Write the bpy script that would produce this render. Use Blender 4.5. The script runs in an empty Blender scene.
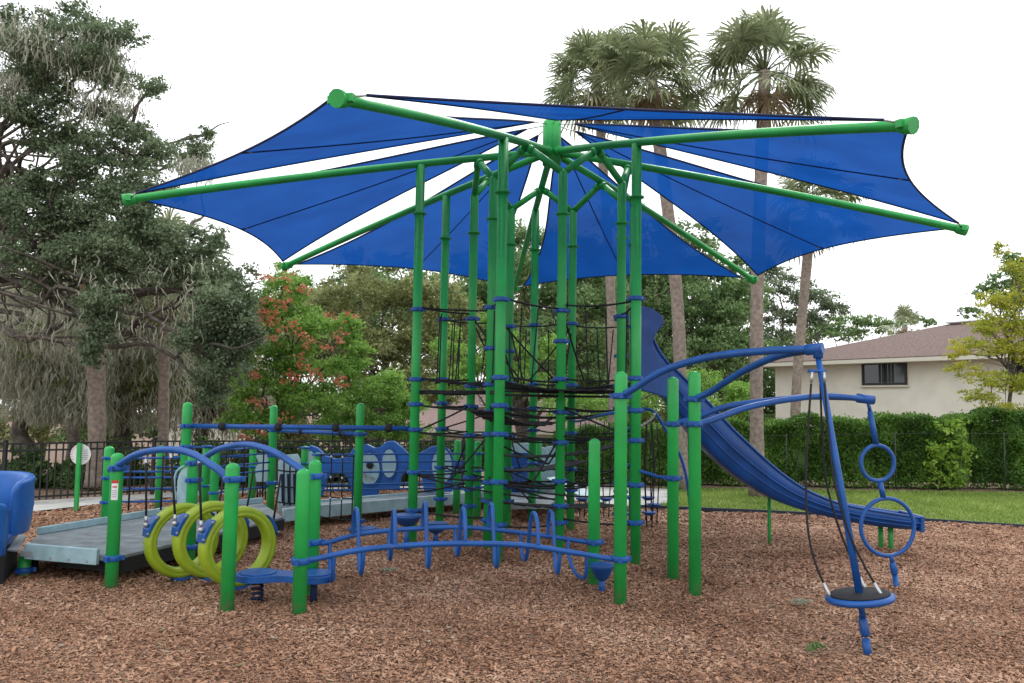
import bpy, bmesh, math, random
import numpy as np
from mathutils import Vector, Matrix
random.seed(7)
rng = np.random.default_rng(11)
R = math.radians
scene = bpy.context.scene
C = scene.collection

# ------------------------------------------------------------------ camera
FPX, PITCH, ROLL, EYE = 826.077, .0773, .0148, 1.686
cam_d = bpy.data.cameras.new('camera'); cam = bpy.data.objects.new('camera', cam_d); C.objects.link(cam)
cam_d.sensor_width = 36; cam_d.lens = FPX / 1024 * 36; cam_d.clip_end = 600; cam_d.clip_start = .05
fw = Vector((0, math.cos(PITCH), math.sin(PITCH))); up0 = Vector((0, -math.sin(PITCH), math.cos(PITCH))); rt0 = Vector((1, 0, 0))
rt = rt0 * math.cos(ROLL) - up0 * 0 + up0 * math.sin(ROLL) * 1.0
upv = up0 * math.cos(ROLL) - rt0 * math.sin(ROLL)
cam.matrix_world = Matrix(((rt.x, upv.x, -fw.x, 0), (rt.y, upv.y, -fw.y, 0), (rt.z, upv.z, -fw.z, EYE), (0, 0, 0, 1)))
scene.camera = cam

# ------------------------------------------------------------------ world, sun, exposure
SUN_EL, SUN_AZ = R(48), R(22)          # azimuth measured clockwise from +Y
w = bpy.data.worlds.new('World'); scene.world = w; w.use_nodes = True
nt = w.node_tree; nt.nodes.clear()
wo = nt.nodes.new('ShaderNodeOutputWorld'); bg = nt.nodes.new('ShaderNodeBackground')
sky = nt.nodes.new('ShaderNodeTexSky'); sky.sky_type = 'NISHITA'; sky.sun_disc = False
sky.sun_elevation = SUN_EL; sky.sun_rotation = SUN_AZ; sky.dust_density = 3; sky.air_density = 1.2
tc = nt.nodes.new('ShaderNodeTexCoord'); cn = nt.nodes.new('ShaderNodeTexNoise'); cn.inputs['Scale'].default_value = 2.2; cn.inputs['Detail'].default_value = 5
rp = nt.nodes.new('ShaderNodeValToRGB'); rp.color_ramp.elements[0].position = .33; rp.color_ramp.elements[1].position = .5
rp.color_ramp.elements[0].color = (.62, .62, .62, 1); rp.color_ramp.elements[1].color = (.97, .97, .97, 1)
mx = nt.nodes.new('ShaderNodeMix'); mx.data_type = 'RGBA'
mx.inputs['B'].default_value = (11.5, 11.7, 12.0, 1)
nt.links.new(tc.outputs['Generated'], cn.inputs['Vector']); nt.links.new(cn.outputs['Fac'], rp.inputs['Fac'])
nt.links.new(rp.outputs['Color'], mx.inputs['Factor']); nt.links.new(sky.outputs['Color'], mx.inputs['A'])
nt.links.new(mx.outputs['Result'], bg.inputs['Color']); bg.inputs['Strength'].default_value = .112
nt.links.new(bg.outputs[0], wo.inputs[0])
sl = bpy.data.lights.new('sun', 'SUN'); sl.energy = 1.5; sl.angle = R(14); sl.color = (1, .97, .92)
sun = bpy.data.objects.new('sun', sl); C.objects.link(sun)
sd = Vector((math.sin(SUN_AZ) * math.cos(SUN_EL), math.cos(SUN_AZ) * math.cos(SUN_EL), math.sin(SUN_EL)))
sun.rotation_euler = sd.to_track_quat('Z', 'Y').to_euler(); sun.location = sd * 60
scene.view_settings.view_transform = 'Standard'; scene.view_settings.look = 'None'
scene.view_settings.exposure = 0.5; scene.view_settings.gamma = 1; scene.view_settings.use_curve_mapping = False
scene.cycles.max_bounces = 6; scene.cycles.transparent_max_bounces = 6

# ------------------------------------------------------------------ survey helpers: a sighting (px,py) turned into metres
def ray(px, py):
    x = px - 512; y = 341.5 - py; c, s = math.cos(ROLL), math.sin(ROLL)
    a = x * c - y * s; b = x * s + y * c
    c, s = math.cos(PITCH), math.sin(PITCH)
    return Vector((a, FPX * c - b * s, FPX * s + b * c))
def at(px, py, Y): r = ray(px, py); return Vector((0, 0, EYE)) + r * (Y / r.y)
def gr(px, py, z=0.): r = ray(px, py); return Vector((0, 0, EYE)) + r * ((z - EYE) / r.z)
def V(*a): return Vector(a)

# ------------------------------------------------------------------ materials
def mat(name, col, rough=.5, spec=.5, noise=0, nscale=8, col2=None, bump=0, bscale=60, metal=0, coat=0, detail=4):
    m = bpy.data.materials.new(name); m.use_nodes = True; n = m.node_tree; b = n.nodes['Principled BSDF']
    b.inputs['Base Color'].default_value = (*col, 1); b.inputs['Roughness'].default_value = rough
    b.inputs['Specular IOR Level'].default_value = spec; b.inputs['Metallic'].default_value = metal
    b.inputs['Coat Weight'].default_value = coat
    tcn = n.nodes.new('ShaderNodeTexCoord')
    if noise or col2:
        t = n.nodes.new('ShaderNodeTexNoise'); t.inputs['Scale'].default_value = nscale; t.inputs['Detail'].default_value = detail
        n.links.new(tcn.outputs['Object'], t.inputs['Vector'])
        r = n.nodes.new('ShaderNodeValToRGB'); r.color_ramp.elements[0].position = .35; r.color_ramp.elements[1].position = .65
        c2 = col2 or tuple(min(1, c * (1 + noise)) for c in col); c1 = col if col2 else tuple(c * (1 - noise) for c in col)
        r.color_ramp.elements[0].color = (*c1, 1); r.color_ramp.elements[1].color = (*c2, 1)
        n.links.new(t.outputs['Fac'], r.inputs['Fac']); n.links.new(r.outputs['Color'], b.inputs['Base Color'])
    if bump:
        t2 = n.nodes.new('ShaderNodeTexNoise'); t2.inputs['Scale'].default_value = bscale; t2.inputs['Detail'].default_value = 5
        n.links.new(tcn.outputs['Object'], t2.inputs['Vector'])
        bp = n.nodes.new('ShaderNodeBump'); bp.inputs['Strength'].default_value = bump; bp.inputs['Distance'].default_value = .02
        n.links.new(t2.outputs['Fac'], bp.inputs['Height']); n.links.new(bp.outputs[0], b.inputs['Normal'])
    return m

def leafmat(name, cols, trans=.35, rough=.55, big=1.1, wn=.45):
    """colour varies from leaf to leaf (random per island) and from clump to clump (noise)"""
    m = bpy.data.materials.new(name); m.use_nodes = True; n = m.node_tree; n.nodes.clear()
    out = n.nodes.new('ShaderNodeOutputMaterial'); g = n.nodes.new('ShaderNodeNewGeometry'); tcn = n.nodes.new('ShaderNodeTexCoord')
    ns = n.nodes.new('ShaderNodeTexNoise'); ns.inputs['Scale'].default_value = big; ns.inputs['Detail'].default_value = 3
    n.links.new(tcn.outputs['Object'], ns.inputs['Vector'])
    ma = n.nodes.new('ShaderNodeMath'); ma.operation = 'MULTIPLY'; ma.inputs[1].default_value = 1 - wn
    n.links.new(g.outputs['Random Per Island'], ma.inputs[0])
    mr = n.nodes.new('ShaderNodeMapRange'); mr.inputs['From Min'].default_value = .3; mr.inputs['From Max'].default_value = .7; mr.inputs['To Max'].default_value = wn
    n.links.new(ns.outputs['Fac'], mr.inputs['Value'])
    ad = n.nodes.new('ShaderNodeMath'); n.links.new(ma.outputs[0], ad.inputs[0]); n.links.new(mr.outputs[0], ad.inputs[1])
    r = n.nodes.new('ShaderNodeValToRGB'); r.color_ramp.elements.remove(r.color_ramp.elements[1])
    for i, c in enumerate(cols):
        e = r.color_ramp.elements[0] if i == 0 else r.color_ramp.elements.new(i / (len(cols) - 1))
        e.color = (*c, 1)
    n.links.new(ad.outputs[0], r.inputs['Fac'])
    d = n.nodes.new('ShaderNodeBsdfPrincipled'); d.inputs['Roughness'].default_value = rough; d.inputs['Specular IOR Level'].default_value = .25
    t = n.nodes.new('ShaderNodeBsdfTranslucent'); mixn = n.nodes.new('ShaderNodeMixShader'); mixn.inputs[0].default_value = trans
    n.links.new(r.outputs[0], d.inputs['Base Color']); n.links.new(r.outputs[0], t.inputs['Color'])
    n.links.new(d.outputs[0], mixn.inputs[1]); n.links.new(t.outputs[0], mixn.inputs[2]); n.links.new(mixn.outputs[0], out.inputs[0])
    return m

M = {}
M['green'] = mat('green_powder_coat', (.017, .35, .068), .34, .45, noise=.12, nscale=3, bump=.03, bscale=25)
M['blue'] = mat('blue_powder_coat', (.010, .080, .30), .38, .35, noise=.15, nscale=5, bump=.03)
M['bluep'] = mat('blue_moulded_plastic', (.008, .066, .26), .34, .4, noise=.15, nscale=4, bump=.05, bscale=90)
M['tub'] = mat('lit_blue_plastic', (.012, .105, .38), .4, .4, noise=.12, nscale=4, bump=.05, bscale=90)  # lighter copy of the moulded blue; daylight on tub and panel painted in
M['lime'] = mat('lime_plastic', (.26, .36, .018), .42, .4, noise=.12, nscale=6, bump=.05, bscale=80)
M['teal'] = mat('pale_teal_panel', (.29, .43, .47), .5, .4, noise=.12, nscale=9)
M['deck'] = mat('grey_coated_deck', (.21, .235, .25), .55, .4, noise=.25, nscale=5, bump=.15, bscale=120)
M['black'] = mat('black_rope', (.012, .012, .014), .6, .3, bump=.4, bscale=200)
M['rubber'] = mat('black_rubber', (.018, .018, .02), .75, .3)
M['steel'] = mat('galvanised_steel', (.45, .46, .47), .38, .5, metal=.8)
M['white'] = mat('white_plate', (.72, .72, .72), .5)
M['red'] = mat('red_print', (.5, .03, .03), .5)
M['grey'] = mat('grey_print', (.25, .26, .28), .6)
M['fence'] = mat('black_fence_paint', (.012, .012, .013), .45)
M['concrete'] = mat('pale_concrete', (.42, .42, .40), .85, .2, noise=.15, nscale=3, bump=.2, bscale=40)
M['asphalt'] = mat('mulch_edging', (.02, .03, .055), .7)
M['stucco'] = mat('cream_stucco', (.72, .70, .60), .9, .2, noise=.05, nscale=1.5, bump=.25, bscale=50)
M['trim'] = mat('cream_trim', (.62, .60, .50), .7)
M['roofbrown'] = mat('brown_shingle', (.135, .095, .085), .9, .15, noise=.3, nscale=14, bump=.5, bscale=20)
M['roofpink'] = mat('pinkish_shingle', (.27, .195, .18), .9, .15, noise=.15, nscale=10)
M['winframe'] = mat('dark_window_frame', (.02, .018, .016), .5)
M['glass'] = mat('dark_window_glass', (.012, .02, .02), .08, .6)
M['blind'] = mat('dim_curtain', (.022, .035, .035), .8)
M['bark'] = mat('grey_oak_bark', (.11, .095, .08), .9, .2, noise=.35, nscale=12, bump=.7, bscale=25)
M['palmbark'] = mat('palm_bark', (.26, .21, .175), .9, .2, noise=.25, nscale=14, bump=.6, bscale=30)
M['soil'] = mat('dry_soil', (.17, .12, .09), .95, .1, noise=.3, nscale=6, bump=.6, bscale=60)
M['lawn'] = mat('lawn_soil', (.17, .22, .07), .95, .1, col2=(.25, .28, .12), nscale=2.2, bump=.6, bscale=80)
M['wire'] = mat('weathered_wire', (.035, .04, .035), .7)
M['oak'] = leafmat('oak_leaf', [(0.052, 0.081, 0.041), (0.125, 0.172, 0.092), (0.199, 0.259, 0.147), (0.295, 0.361, 0.220)], .3)
M['oakmid'] = leafmat('mid_oak_leaf', [(0.059, 0.108, 0.035), (0.117, 0.200, 0.069), (0.200, 0.300, 0.117), (0.316, 0.416, 0.216)], .35)
M['olive'] = leafmat('olive_leaf', [(0.117, 0.138, 0.048), (0.207, 0.235, 0.090), (0.304, 0.331, 0.138), (0.400, 0.414, 0.207)], .4)
M['bright'] = leafmat('bright_leaf', [(0.078, 0.171, 0.028), (0.155, 0.310, 0.054), (0.265, 0.451, 0.093), (0.404, 0.590, 0.171)], .4)
M['shrubleaf'] = leafmat('shrub_leaf', [(0.019, 0.052, 0.013), (0.052, 0.104, 0.026), (0.104, 0.182, 0.052), (0.195, 0.286, 0.091)], .3)
M['hedge'] = leafmat('hedge_leaf', [(0.022, 0.055, 0.013), (0.060, 0.133, 0.023), (0.121, 0.242, 0.039), (0.230, 0.388, 0.077)], .35, big=1.5, wn=.62)
M['yellow'] = leafmat('yellow_leaf', [(0.152, 0.220, 0.030), (0.278, 0.341, 0.040), (0.455, 0.451, 0.059), (0.582, 0.473, 0.069)], .4)
M['vine'] = leafmat('vine_leaf', [(.08, .17, .02), (.18, .32, .04), (.30, .44, .07), (.40, .50, .10)], .4)
M['moss'] = leafmat('spanish_moss', [(.25, .255, .19), (.35, .355, .265), (.44, .44, .34), (.54, .53, .43)], .3)
M['coral'] = leafmat('coral_pod', [(.40, .13, .06), (.56, .19, .11), (.66, .30, .19)], .3)
M['palmleaf'] = leafmat('palm_frond', [(0.099, 0.133, 0.069), (0.196, 0.239, 0.119), (0.308, 0.349, 0.196), (0.476, 0.476, 0.265)], .3)
M['palmdead'] = leafmat('dry_palm_frond', [(.16, .11, .06), (.25, .18, .10), (.33, .26, .16)], .2)
M['chip'] = leafmat('bark_chip', [(.10, .046, .024), (.26, .133, .077), (.42, .24, .152), (.60, .43, .305)], 0, .85, big=.9)
M['blade'] = leafmat('grass_blade', [(0.112, 0.198, 0.033), (0.225, 0.324, 0.068), (0.383, 0.450, 0.135)], .3)

def sail_material():
    m = bpy.data.materials.new('blue_shade_cloth'); m.use_nodes = True; n = m.node_tree; n.nodes.clear()
    out = n.nodes.new('ShaderNodeOutputMaterial'); tcn = n.nodes.new('ShaderNodeTexCoord')
    a = n.nodes.new('ShaderNodeTexNoise'); a.inputs['Scale'].default_value = 1.6; a.inputs['Detail'].default_value = 4
    n.links.new(tcn.outputs['Object'], a.inputs['Vector'])
    r = n.nodes.new('ShaderNodeValToRGB'); r.color_ramp.elements[0].position = .3; r.color_ramp.elements[1].position = .7
    r.color_ramp.elements[0].color = (.005, .050, .23, 1); r.color_ramp.elements[1].color = (.007, .066, .29, 1)
    n.links.new(a.outputs['Fac'], r.inputs[0])
    d = n.nodes.new('ShaderNodeBsdfDiffuse'); t = n.nodes.new('ShaderNodeBsdfTranslucent'); x = n.nodes.new('ShaderNodeMixShader'); x.inputs[0].default_value = .5
    n.links.new(r.outputs[0], d.inputs[0])
    hs = n.nodes.new('ShaderNodeHueSaturation'); hs.inputs['Value'].default_value = 1.35; n.links.new(r.outputs[0], hs.inputs['Color']); n.links.new(hs.outputs[0], t.inputs[0])
    n.links.new(d.outputs[0], x.inputs[1]); n.links.new(t.outputs[0], x.inputs[2])
    # the knitted cloth lets a little daylight straight through its holes
    tr = n.nodes.new('ShaderNodeBsdfTransparent'); tr.inputs[0].default_value = (.75, .85, 1, 1); y = n.nodes.new('ShaderNodeMixShader'); y.inputs[0].default_value = .012
    n.links.new(x.outputs[0], y.inputs[1]); n.links.new(tr.outputs[0], y.inputs[2]); n.links.new(y.outputs[0], out.inputs[0])
    return m
M['sail'] = sail_material()
M['hem'] = mat('dark_blue_hem', (.004, .010, .06), .8)

def mulch_material():
    m = bpy.data.materials.new('bark_mulch'); m.use_nodes = True; n = m.node_tree; b = n.nodes['Principled BSDF']; b.inputs['Roughness'].default_value = .95
    b.inputs['Specular IOR Level'].default_value = .15
    tcn = n.nodes.new('ShaderNodeTexCoord')
    mp = n.nodes.new('ShaderNodeMapping'); mp.inputs['Scale'].default_value = (1, 1.6, 1); n.links.new(tcn.outputs['Object'], mp.inputs[0])
    v = n.nodes.new('ShaderNodeTexVoronoi'); v.inputs['Scale'].default_value = 34; n.links.new(mp.outputs[0], v.inputs['Vector'])
    sx = n.nodes.new('ShaderNodeSeparateColor'); n.links.new(v.outputs['Color'], sx.inputs[0])
    r = n.nodes.new('ShaderNodeValToRGB')
    for i, (p, c) in enumerate([(0, (.06, .032, .022)), (.4, (.17, .088, .056)), (.75, (.27, .16, .11)), (1, (.40, .28, .20))]):
        e = r.color_ramp.elements[i] if i < 2 else r.color_ramp.elements.new(p)
        e.position = p; e.color = (*c, 1)
    big = n.nodes.new('ShaderNodeTexNoise'); big.inputs['Scale'].default_value = .55; big.inputs['Detail'].default_value = 5
    n.links.new(tcn.outputs['Object'], big.inputs['Vector'])
    mr = n.nodes.new('ShaderNodeMapRange'); mr.inputs['From Min'].default_value = .3; mr.inputs['From Max'].default_value = .7; mr.inputs['To Min'].default_value = -.2; mr.inputs['To Max'].default_value = .2
    n.links.new(big.outputs['Fac'], mr.inputs['Value'])
    ad = n.nodes.new('ShaderNodeMath'); n.links.new(sx.outputs[0], ad.inputs[0]); n.links.new(mr.outputs[0], ad.inputs[1])
    n.links.new(ad.outputs[0], r.inputs[0]); n.links.new(r.outputs[0], b.inputs['Base Color'])
    bp = n.nodes.new('ShaderNodeBump'); bp.inputs['Strength'].default_value = .8; bp.inputs['Distance'].default_value = .03
    n.links.new(v.outputs['Distance'], bp.inputs['Height']); n.links.new(bp.outputs[0], b.inputs['Normal'])
    return m
M['mulch'] = mulch_material()

def dusty(m, zt=.16, amount=.55):
    n = m.node_tree; b = n.nodes['Principled BSDF']; src = b.inputs['Base Color'].links[0].from_socket
    tcn = n.nodes.new('ShaderNodeTexCoord'); sx = n.nodes.new('ShaderNodeSeparateXYZ'); n.links.new(tcn.outputs['Object'], sx.inputs[0])
    ns = n.nodes.new('ShaderNodeTexNoise'); ns.inputs['Scale'].default_value = 22; ns.inputs['Detail'].default_value = 6; n.links.new(tcn.outputs['Object'], ns.inputs['Vector'])
    mr = n.nodes.new('ShaderNodeMapRange'); mr.inputs['From Min'].default_value = zt; mr.inputs['From Max'].default_value = 0; mr.inputs['To Max'].default_value = 1; n.links.new(sx.outputs['Z'], mr.inputs[0])
    r = n.nodes.new('ShaderNodeValToRGB'); r.color_ramp.elements[0].position = .42; r.color_ramp.elements[1].position = .62; n.links.new(ns.outputs['Fac'], r.inputs[0])
    mu = n.nodes.new('ShaderNodeMath'); mu.operation = 'MULTIPLY'; n.links.new(mr.outputs[0], mu.inputs[0]); n.links.new(r.outputs[0], mu.inputs[1])
    # faint scuffs all the way up
    n2 = n.nodes.new('ShaderNodeTexNoise'); n2.inputs['Scale'].default_value = 9; n2.inputs['Detail'].default_value = 8; n2.inputs['Roughness'].default_value = .75; n.links.new(tcn.outputs['Object'], n2.inputs['Vector'])
    r2 = n.nodes.new('ShaderNodeMapRange'); r2.inputs['From Min'].default_value = .60; r2.inputs['From Max'].default_value = .72; r2.inputs['To Max'].default_value = .22; n.links.new(n2.outputs['Fac'], r2.inputs[0])
    m2 = n.nodes.new('ShaderNodeMath'); m2.operation = 'MULTIPLY'; m2.inputs[1].default_value = amount; n.links.new(mu.outputs[0], m2.inputs[0])
    mx_ = n.nodes.new('ShaderNodeMath'); mx_.operation = 'MAXIMUM'; n.links.new(m2.outputs[0], mx_.inputs[0]); n.links.new(r2.outputs[0], mx_.inputs[1])
    mi = n.nodes.new('ShaderNodeMix'); mi.data_type = 'RGBA'; mi.inputs['B'].default_value = (.22, .17, .13, 1); n.links.new(mx_.outputs[0], mi.inputs['Factor']); n.links.new(src, mi.inputs['A'])
    n.links.new(mi.outputs['Result'], b.inputs['Base Color'])
    mr3 = n.nodes.new('ShaderNodeMapRange'); mr3.inputs['From Min'].default_value = .3; mr3.inputs['From Max'].default_value = .7; mr3.inputs['To Min'].default_value = .28; mr3.inputs['To Max'].default_value = .55
    n.links.new(n2.outputs['Fac'], mr3.inputs[0]); n.links.new(mr3.outputs[0], b.inputs['Roughness'])
for k_ in ('green', 'blue', 'bluep', 'tub', 'lime', 'teal', 'deck'): dusty(M[k_], *( (.16, .6) if k_ == 'green' else (.02, .3)))
# ------------------------------------------------------------------ object helpers
ORG = {}
def tag(o, label=None, cat=None, group=None, kind=None):
    if label: o['label'] = label
    if cat: o['category'] = cat
    if group: o['group'] = group
    if kind: o['kind'] = kind
    return o
def thing(name, label, cat, loc=(0, 0, 0), group=None, kind=None):
    o = bpy.data.objects.new(name, None); C.objects.link(o); o.location = loc; o.empty_display_size = .2
    ORG[o] = Vector(loc); return tag(o, label, cat, group, kind)
def link(name, me, m, parent=None):
    o = bpy.data.objects.new(name, me); C.objects.link(o)
    if m: me.materials.append(m)
    if parent is not None: o.parent = parent; ORG[o] = ORG[parent]
    else: ORG[o] = Vector((0, 0, 0))
    return o
class MB:
    def __init__(s): s.v = []; s.f = []; s.sm = []
    def face(s, pts, smooth=False):
        b = len(s.v); s.v += [Vector(p) for p in pts]; s.f.append(list(range(b, b + len(pts)))); s.sm.append(smooth)
    def tube(s, path, r, n=12, cap=True, closed=False, dome=False):
        path = [Vector(p) for p in path]; N = len(path); rs = r if isinstance(r, (list, tuple)) else [r] * N
        b = len(s.v); T = []
        for i in range(N):
            if closed: t = path[(i + 1) % N] - path[i - 1]
            else: t = path[min(i + 1, N - 1)] - path[max(i - 1, 0)]
            T.append(t.normalized() if t.length > 1e-9 else Vector((0, 0, 1)))
        a = Vector((0, 0, 1)) if abs(T[0].z) < .9 else Vector((1, 0, 0))
        u = T[0].cross(a).normalized()
        for i in range(N):
            u = (u - T[i] * u.dot(T[i]))
            u = u.normalized() if u.length > 1e-6 else T[i].orthogonal().normalized()
            vv = T[i].cross(u)
            for k in range(n):
                q = 2 * math.pi * k / n; s.v.append(path[i] + (u * math.cos(q) + vv * math.sin(q)) * rs[i])
        for i in range(N if closed else N - 1):
            j = (i + 1) % N
            for k in range(n):
                k2 = (k + 1) % n; s.f.append([b + i * n + k, b + i * n + k2, b + j * n + k2, b + j * n + k]); s.sm.append(True)
        if cap and not closed:
            s.f.append([b + k for k in range(n)][::-1]); s.sm.append(False)
            s.f.append([b + (N - 1) * n + k for k in range(n)]); s.sm.append(False)
        return s
    def cyl(s, p0, p1, r, n=16, r1=None): return s.tube([p0, p1], [r, r if r1 is None else r1], n)
    def lathe(s, c, prof, n=24, ax=(0, 0, 1)):
        """prof: list of (radius, height) along axis"""
        ax = Vector(ax).normalized(); u = ax.orthogonal().normalized(); w_ = ax.cross(u); c = Vector(c); b = len(s.v)
        for (r, h) in prof:
            for k in range(n):
                q = 2 * math.pi * k / n; s.v.append(c + ax * h + (u * math.cos(q) + w_ * math.sin(q)) * max(r, 1e-4))
        for i in range(len(prof) - 1):
            for k in range(n):
                k2 = (k + 1) % n; s.f.append([b + i * n + k, b + i * n + k2, b + (i + 1) * n + k2, b + (i + 1) * n + k]); s.sm.append(True)
        s.f.append([b + k for k in range(n)][::-1]); s.sm.append(False)
        s.f.append([b + (len(prof) - 1) * n + k for k in range(n)]); s.sm.append(False)
        return s
    def box(s, c, size, ang=0, bev=0):
        c = Vector(c); hx, hy, hz = [q / 2 for q in size]; ca, sa = math.cos(ang), math.sin(ang)
        P = [c + Vector((x * ca - y * sa, x * sa + y * ca, z)) for x in (-hx, hx) for y in (-hy, hy) for z in (-hz, hz)]
        b = len(s.v); s.v += P
        for f in ((0, 1, 3, 2), (4, 6, 7, 5), (0, 4, 5, 1), (2, 3, 7, 6), (0, 2, 6, 4), (1, 5, 7, 3)): s.f.append([b + i for i in f]); s.sm.append(False)
        return s
    def beam(s, p0, p1, wdt, h):
        p0 = Vector(p0); p1 = Vector(p1); t = (p1 - p0).normalized(); a = Vector((0, 0, 1)) if abs(t.z) < .95 else Vector((0, 1, 0))
        u = t.cross(a).normalized() * wdt / 2; v = u.cross(t).normalized() * h / 2; b = len(s.v)
        for p in (p0, p1):
            for q in (u + v, u - v, -u - v, -u + v): s.v.append(p + q)
        for f in ((0, 1, 2, 3), (7, 6, 5, 4), (0, 4, 5, 1), (1, 5, 6, 2), (2, 6, 7, 3), (3, 7, 4, 0)): s.f.append([b + i for i in f]); s.sm.append(False)
        return s
    def prism(s, poly, off):
        """closed polygon (3D points) extruded by vector off, concave outlines triangulated"""
        from mathutils.geometry import tessellate_polygon
        poly = [Vector(p) for p in poly]; off = Vector(off); b = len(s.v); n = len(poly)
        s.v += poly + [p + off for p in poly]
        for t in tessellate_polygon([poly]):
            s.f.append([b + i for i in t]); s.sm.append(False); s.f.append([b + n + i for i in t][::-1]); s.sm.append(False)
        for i in range(n):
            j = (i + 1) % n; s.f.append([b + i, b + j, b + n + j, b + n + i]); s.sm.append(False)
        return s
    def build(s, name, m, parent=None, bevel=0, recalc=True):
        org = ORG[parent] if parent is not None else Vector((0, 0, 0))
        me = bpy.data.meshes.new(name); me.from_pydata([tuple(p - org) for p in s.v], [], s.f)
        me.polygons.foreach_set('use_smooth', s.sm)
        if recalc:
            bm = bmesh.new(); bm.from_mesh(me); bmesh.ops.recalc_face_normals(bm, faces=bm.faces); bm.to_mesh(me); bm.free()
        me.update()
        o = link(name, me, m, parent)
        if bevel:
            md = o.modifiers.new('bevel', 'BEVEL'); md.width = bevel; md.segments = 2; md.limit_method = 'ANGLE'
        return o
def fast(name, verts, nper, m, parent=None):
    """numpy verts (N*nper,3) -> N separate polygons of nper corners"""
    org = ORG[parent] if parent is not None else Vector((0, 0, 0))
    v = (verts - np.array(org)[None]).astype(np.float32); nv = len(v); nf = nv // nper
    me = bpy.data.meshes.new(name); me.vertices.add(nv); me.vertices.foreach_set('co', v.ravel())
    me.loops.add(nv); me.loops.foreach_set('vertex_index', np.arange(nv, dtype=np.int32))
    me.polygons.add(nf); me.polygons.foreach_set('loop_start', np.arange(0, nv, nper, dtype=np.int32))
    me.polygons.foreach_set('loop_total', np.full(nf, nper, dtype=np.int32)); me.update(calc_edges=True)
    return link(name, me, m, parent)
def smooth(pts, k=6):
    """Catmull-Rom through points"""
    pts = [Vector(p) for p in pts]; P = [pts[0] * 2 - pts[1]] + pts + [pts[-1] * 2 - pts[-2]]; o = []
    for i in range(1, len(P) - 2):
        for j in range(k):
            t = j / k; a, b, c, d = P[i - 1], P[i], P[i + 1], P[i + 2]
            o.append(.5 * ((2 * b) + (c - a) * t + (2 * a - 5 * b + 4 * c - d) * t * t + (3 * b - a - 3 * c + d) * t ** 3))
    o.append(pts[-1]); return o
PR = .057
def post(parent, x, y, h, name='post', z0=-.1, r=PR, m='green'):
    prof = [(r, 0), (r, h - z0 - r * .8)] + [(r * math.cos(a), h - z0 - r * .8 + r * .8 * math.sin(a)) for a in (R(15), R(30), R(45), R(60), R(75), R(88))]
    b = MB().lathe((x, y, z0), prof, 24); return b.build(name, M[m], parent)
def clampmesh(mb, x, y, z, r=PR, h=.054):
    mb.lathe((x, y, z - h / 2), [(r + .001, 0), (r + .017, .004), (r + .02, h * .3), (r + .02, h * .7), (r + .017, h - .004), (r + .001, h)], 20)
    for a in (0, 2.1, 4.2):
        mb.box((x + (r + .024) * math.cos(a + .4), y + (r + .024) * math.sin(a + .4), z), (.045, .035, h * .75), a + .4)
def clamp(parent, x, y, z, r=PR, h=.054, m='blue', name='clamp'):
    b = MB(); clampmesh(b, x, y, z, r, h); return b.build(name, M[m], parent)

# ================================================================== THE SETTING
def struct(o): o['kind'] = 'structure'; return o
def terrain_z(x, y):
    t = min(1, max(0, (y - 19.5) / 14)); s = t * t * (3 - 2 * t); k = min(1, max(0, (11.5 - x) / 4)); return -2.6 * s * k
xs = [-300, -120, -60, -40, -30] + list(range(-24, 26, 2)) + [30, 40, 60, 120, 300]; ys = [-60, -20, 0, 8, 14, 19.5] + [21 + 1.5 * i for i in range(12)] + [45, 60, 100, 300]
b = MB(); b.v = [Vector((x, y, terrain_z(x, y) - .07)) for y in ys for x in xs]; nx = len(xs)
for j in range(len(ys) - 1):
    for i in range(nx - 1): b.f.append([j * nx + i, j * nx + i + 1, (j + 1) * nx + i + 1, (j + 1) * nx + i]); b.sm.append(True)
struct(b.build('ground', M['soil'], None, recalc=False))
def sheet(name, pts, z, m):
    from mathutils.geometry import tessellate_polygon
    P = [Vector((p[0], p[1], z)) for p in pts]; b = MB(); b.v = P
    for t in tessellate_polygon([P]):
        a = P[t[0]]; n_ = (P[t[1]] - a).cross(P[t[2]] - a); t = list(t)
        if n_.z < 0: t = t[::-1]
        b.f.append(t); b.sm.append(False)
    return struct(b.build(name, M[m], None, recalc=False))
edge_px = [(0, 519), (29, 512), (110, 503), (160, 498), (250, 493), (325, 489), (480, 490), (560, 499), (600, 503), (640, 507), (760, 512), (900, 519), (1024, 527)]
edge = [gr(*p) for p in edge_px]
mul_poly = [V(-14, 7.5, 0), V(-14, -3, 0), V(14, -3, 0), V(14, 10.0, 0)] + [edge[-1] + V(3, -1.1, 0)] + edge[::-1]
back_px = [(0, 503), (150, 494), (250, 488), (325, 481), (480, 481), (560, 486), (668, 489)]
backp = [gr(*p) for p in back_px]
path_poly = [V(-14, 7.5, 0)] + edge[:10] + [gr(668, 503)] + backp[::-1] + [V(-14, 8.9, 0)]
sheet('footpath', path_poly, .004, 'concrete')
lawn_poly = [gr(668, 489)] + [gr(668, 503)] + edge[9:] + [edge[-1] + V(3, -1.1, 0), V(16, 9.2, 0), V(16, 17.7, 0), V(3, 17.5, 0)]
sheet('lawn', lawn_poly, -.002, 'lawn')
# thin edging strip between mulch and lawn
b = MB(); pts = [p + V(0, 0, .012) for p in edge[9:]] + [edge[-1] + V(3, -1.1, .012)]
for p, q in zip(pts, pts[1:]): b.beam(p, q, .03, .05)
o = b.build('lawn_edging', M['asphalt']); tag(o, 'thin dark edging strip where the mulch meets the lawn', 'edging')

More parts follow.
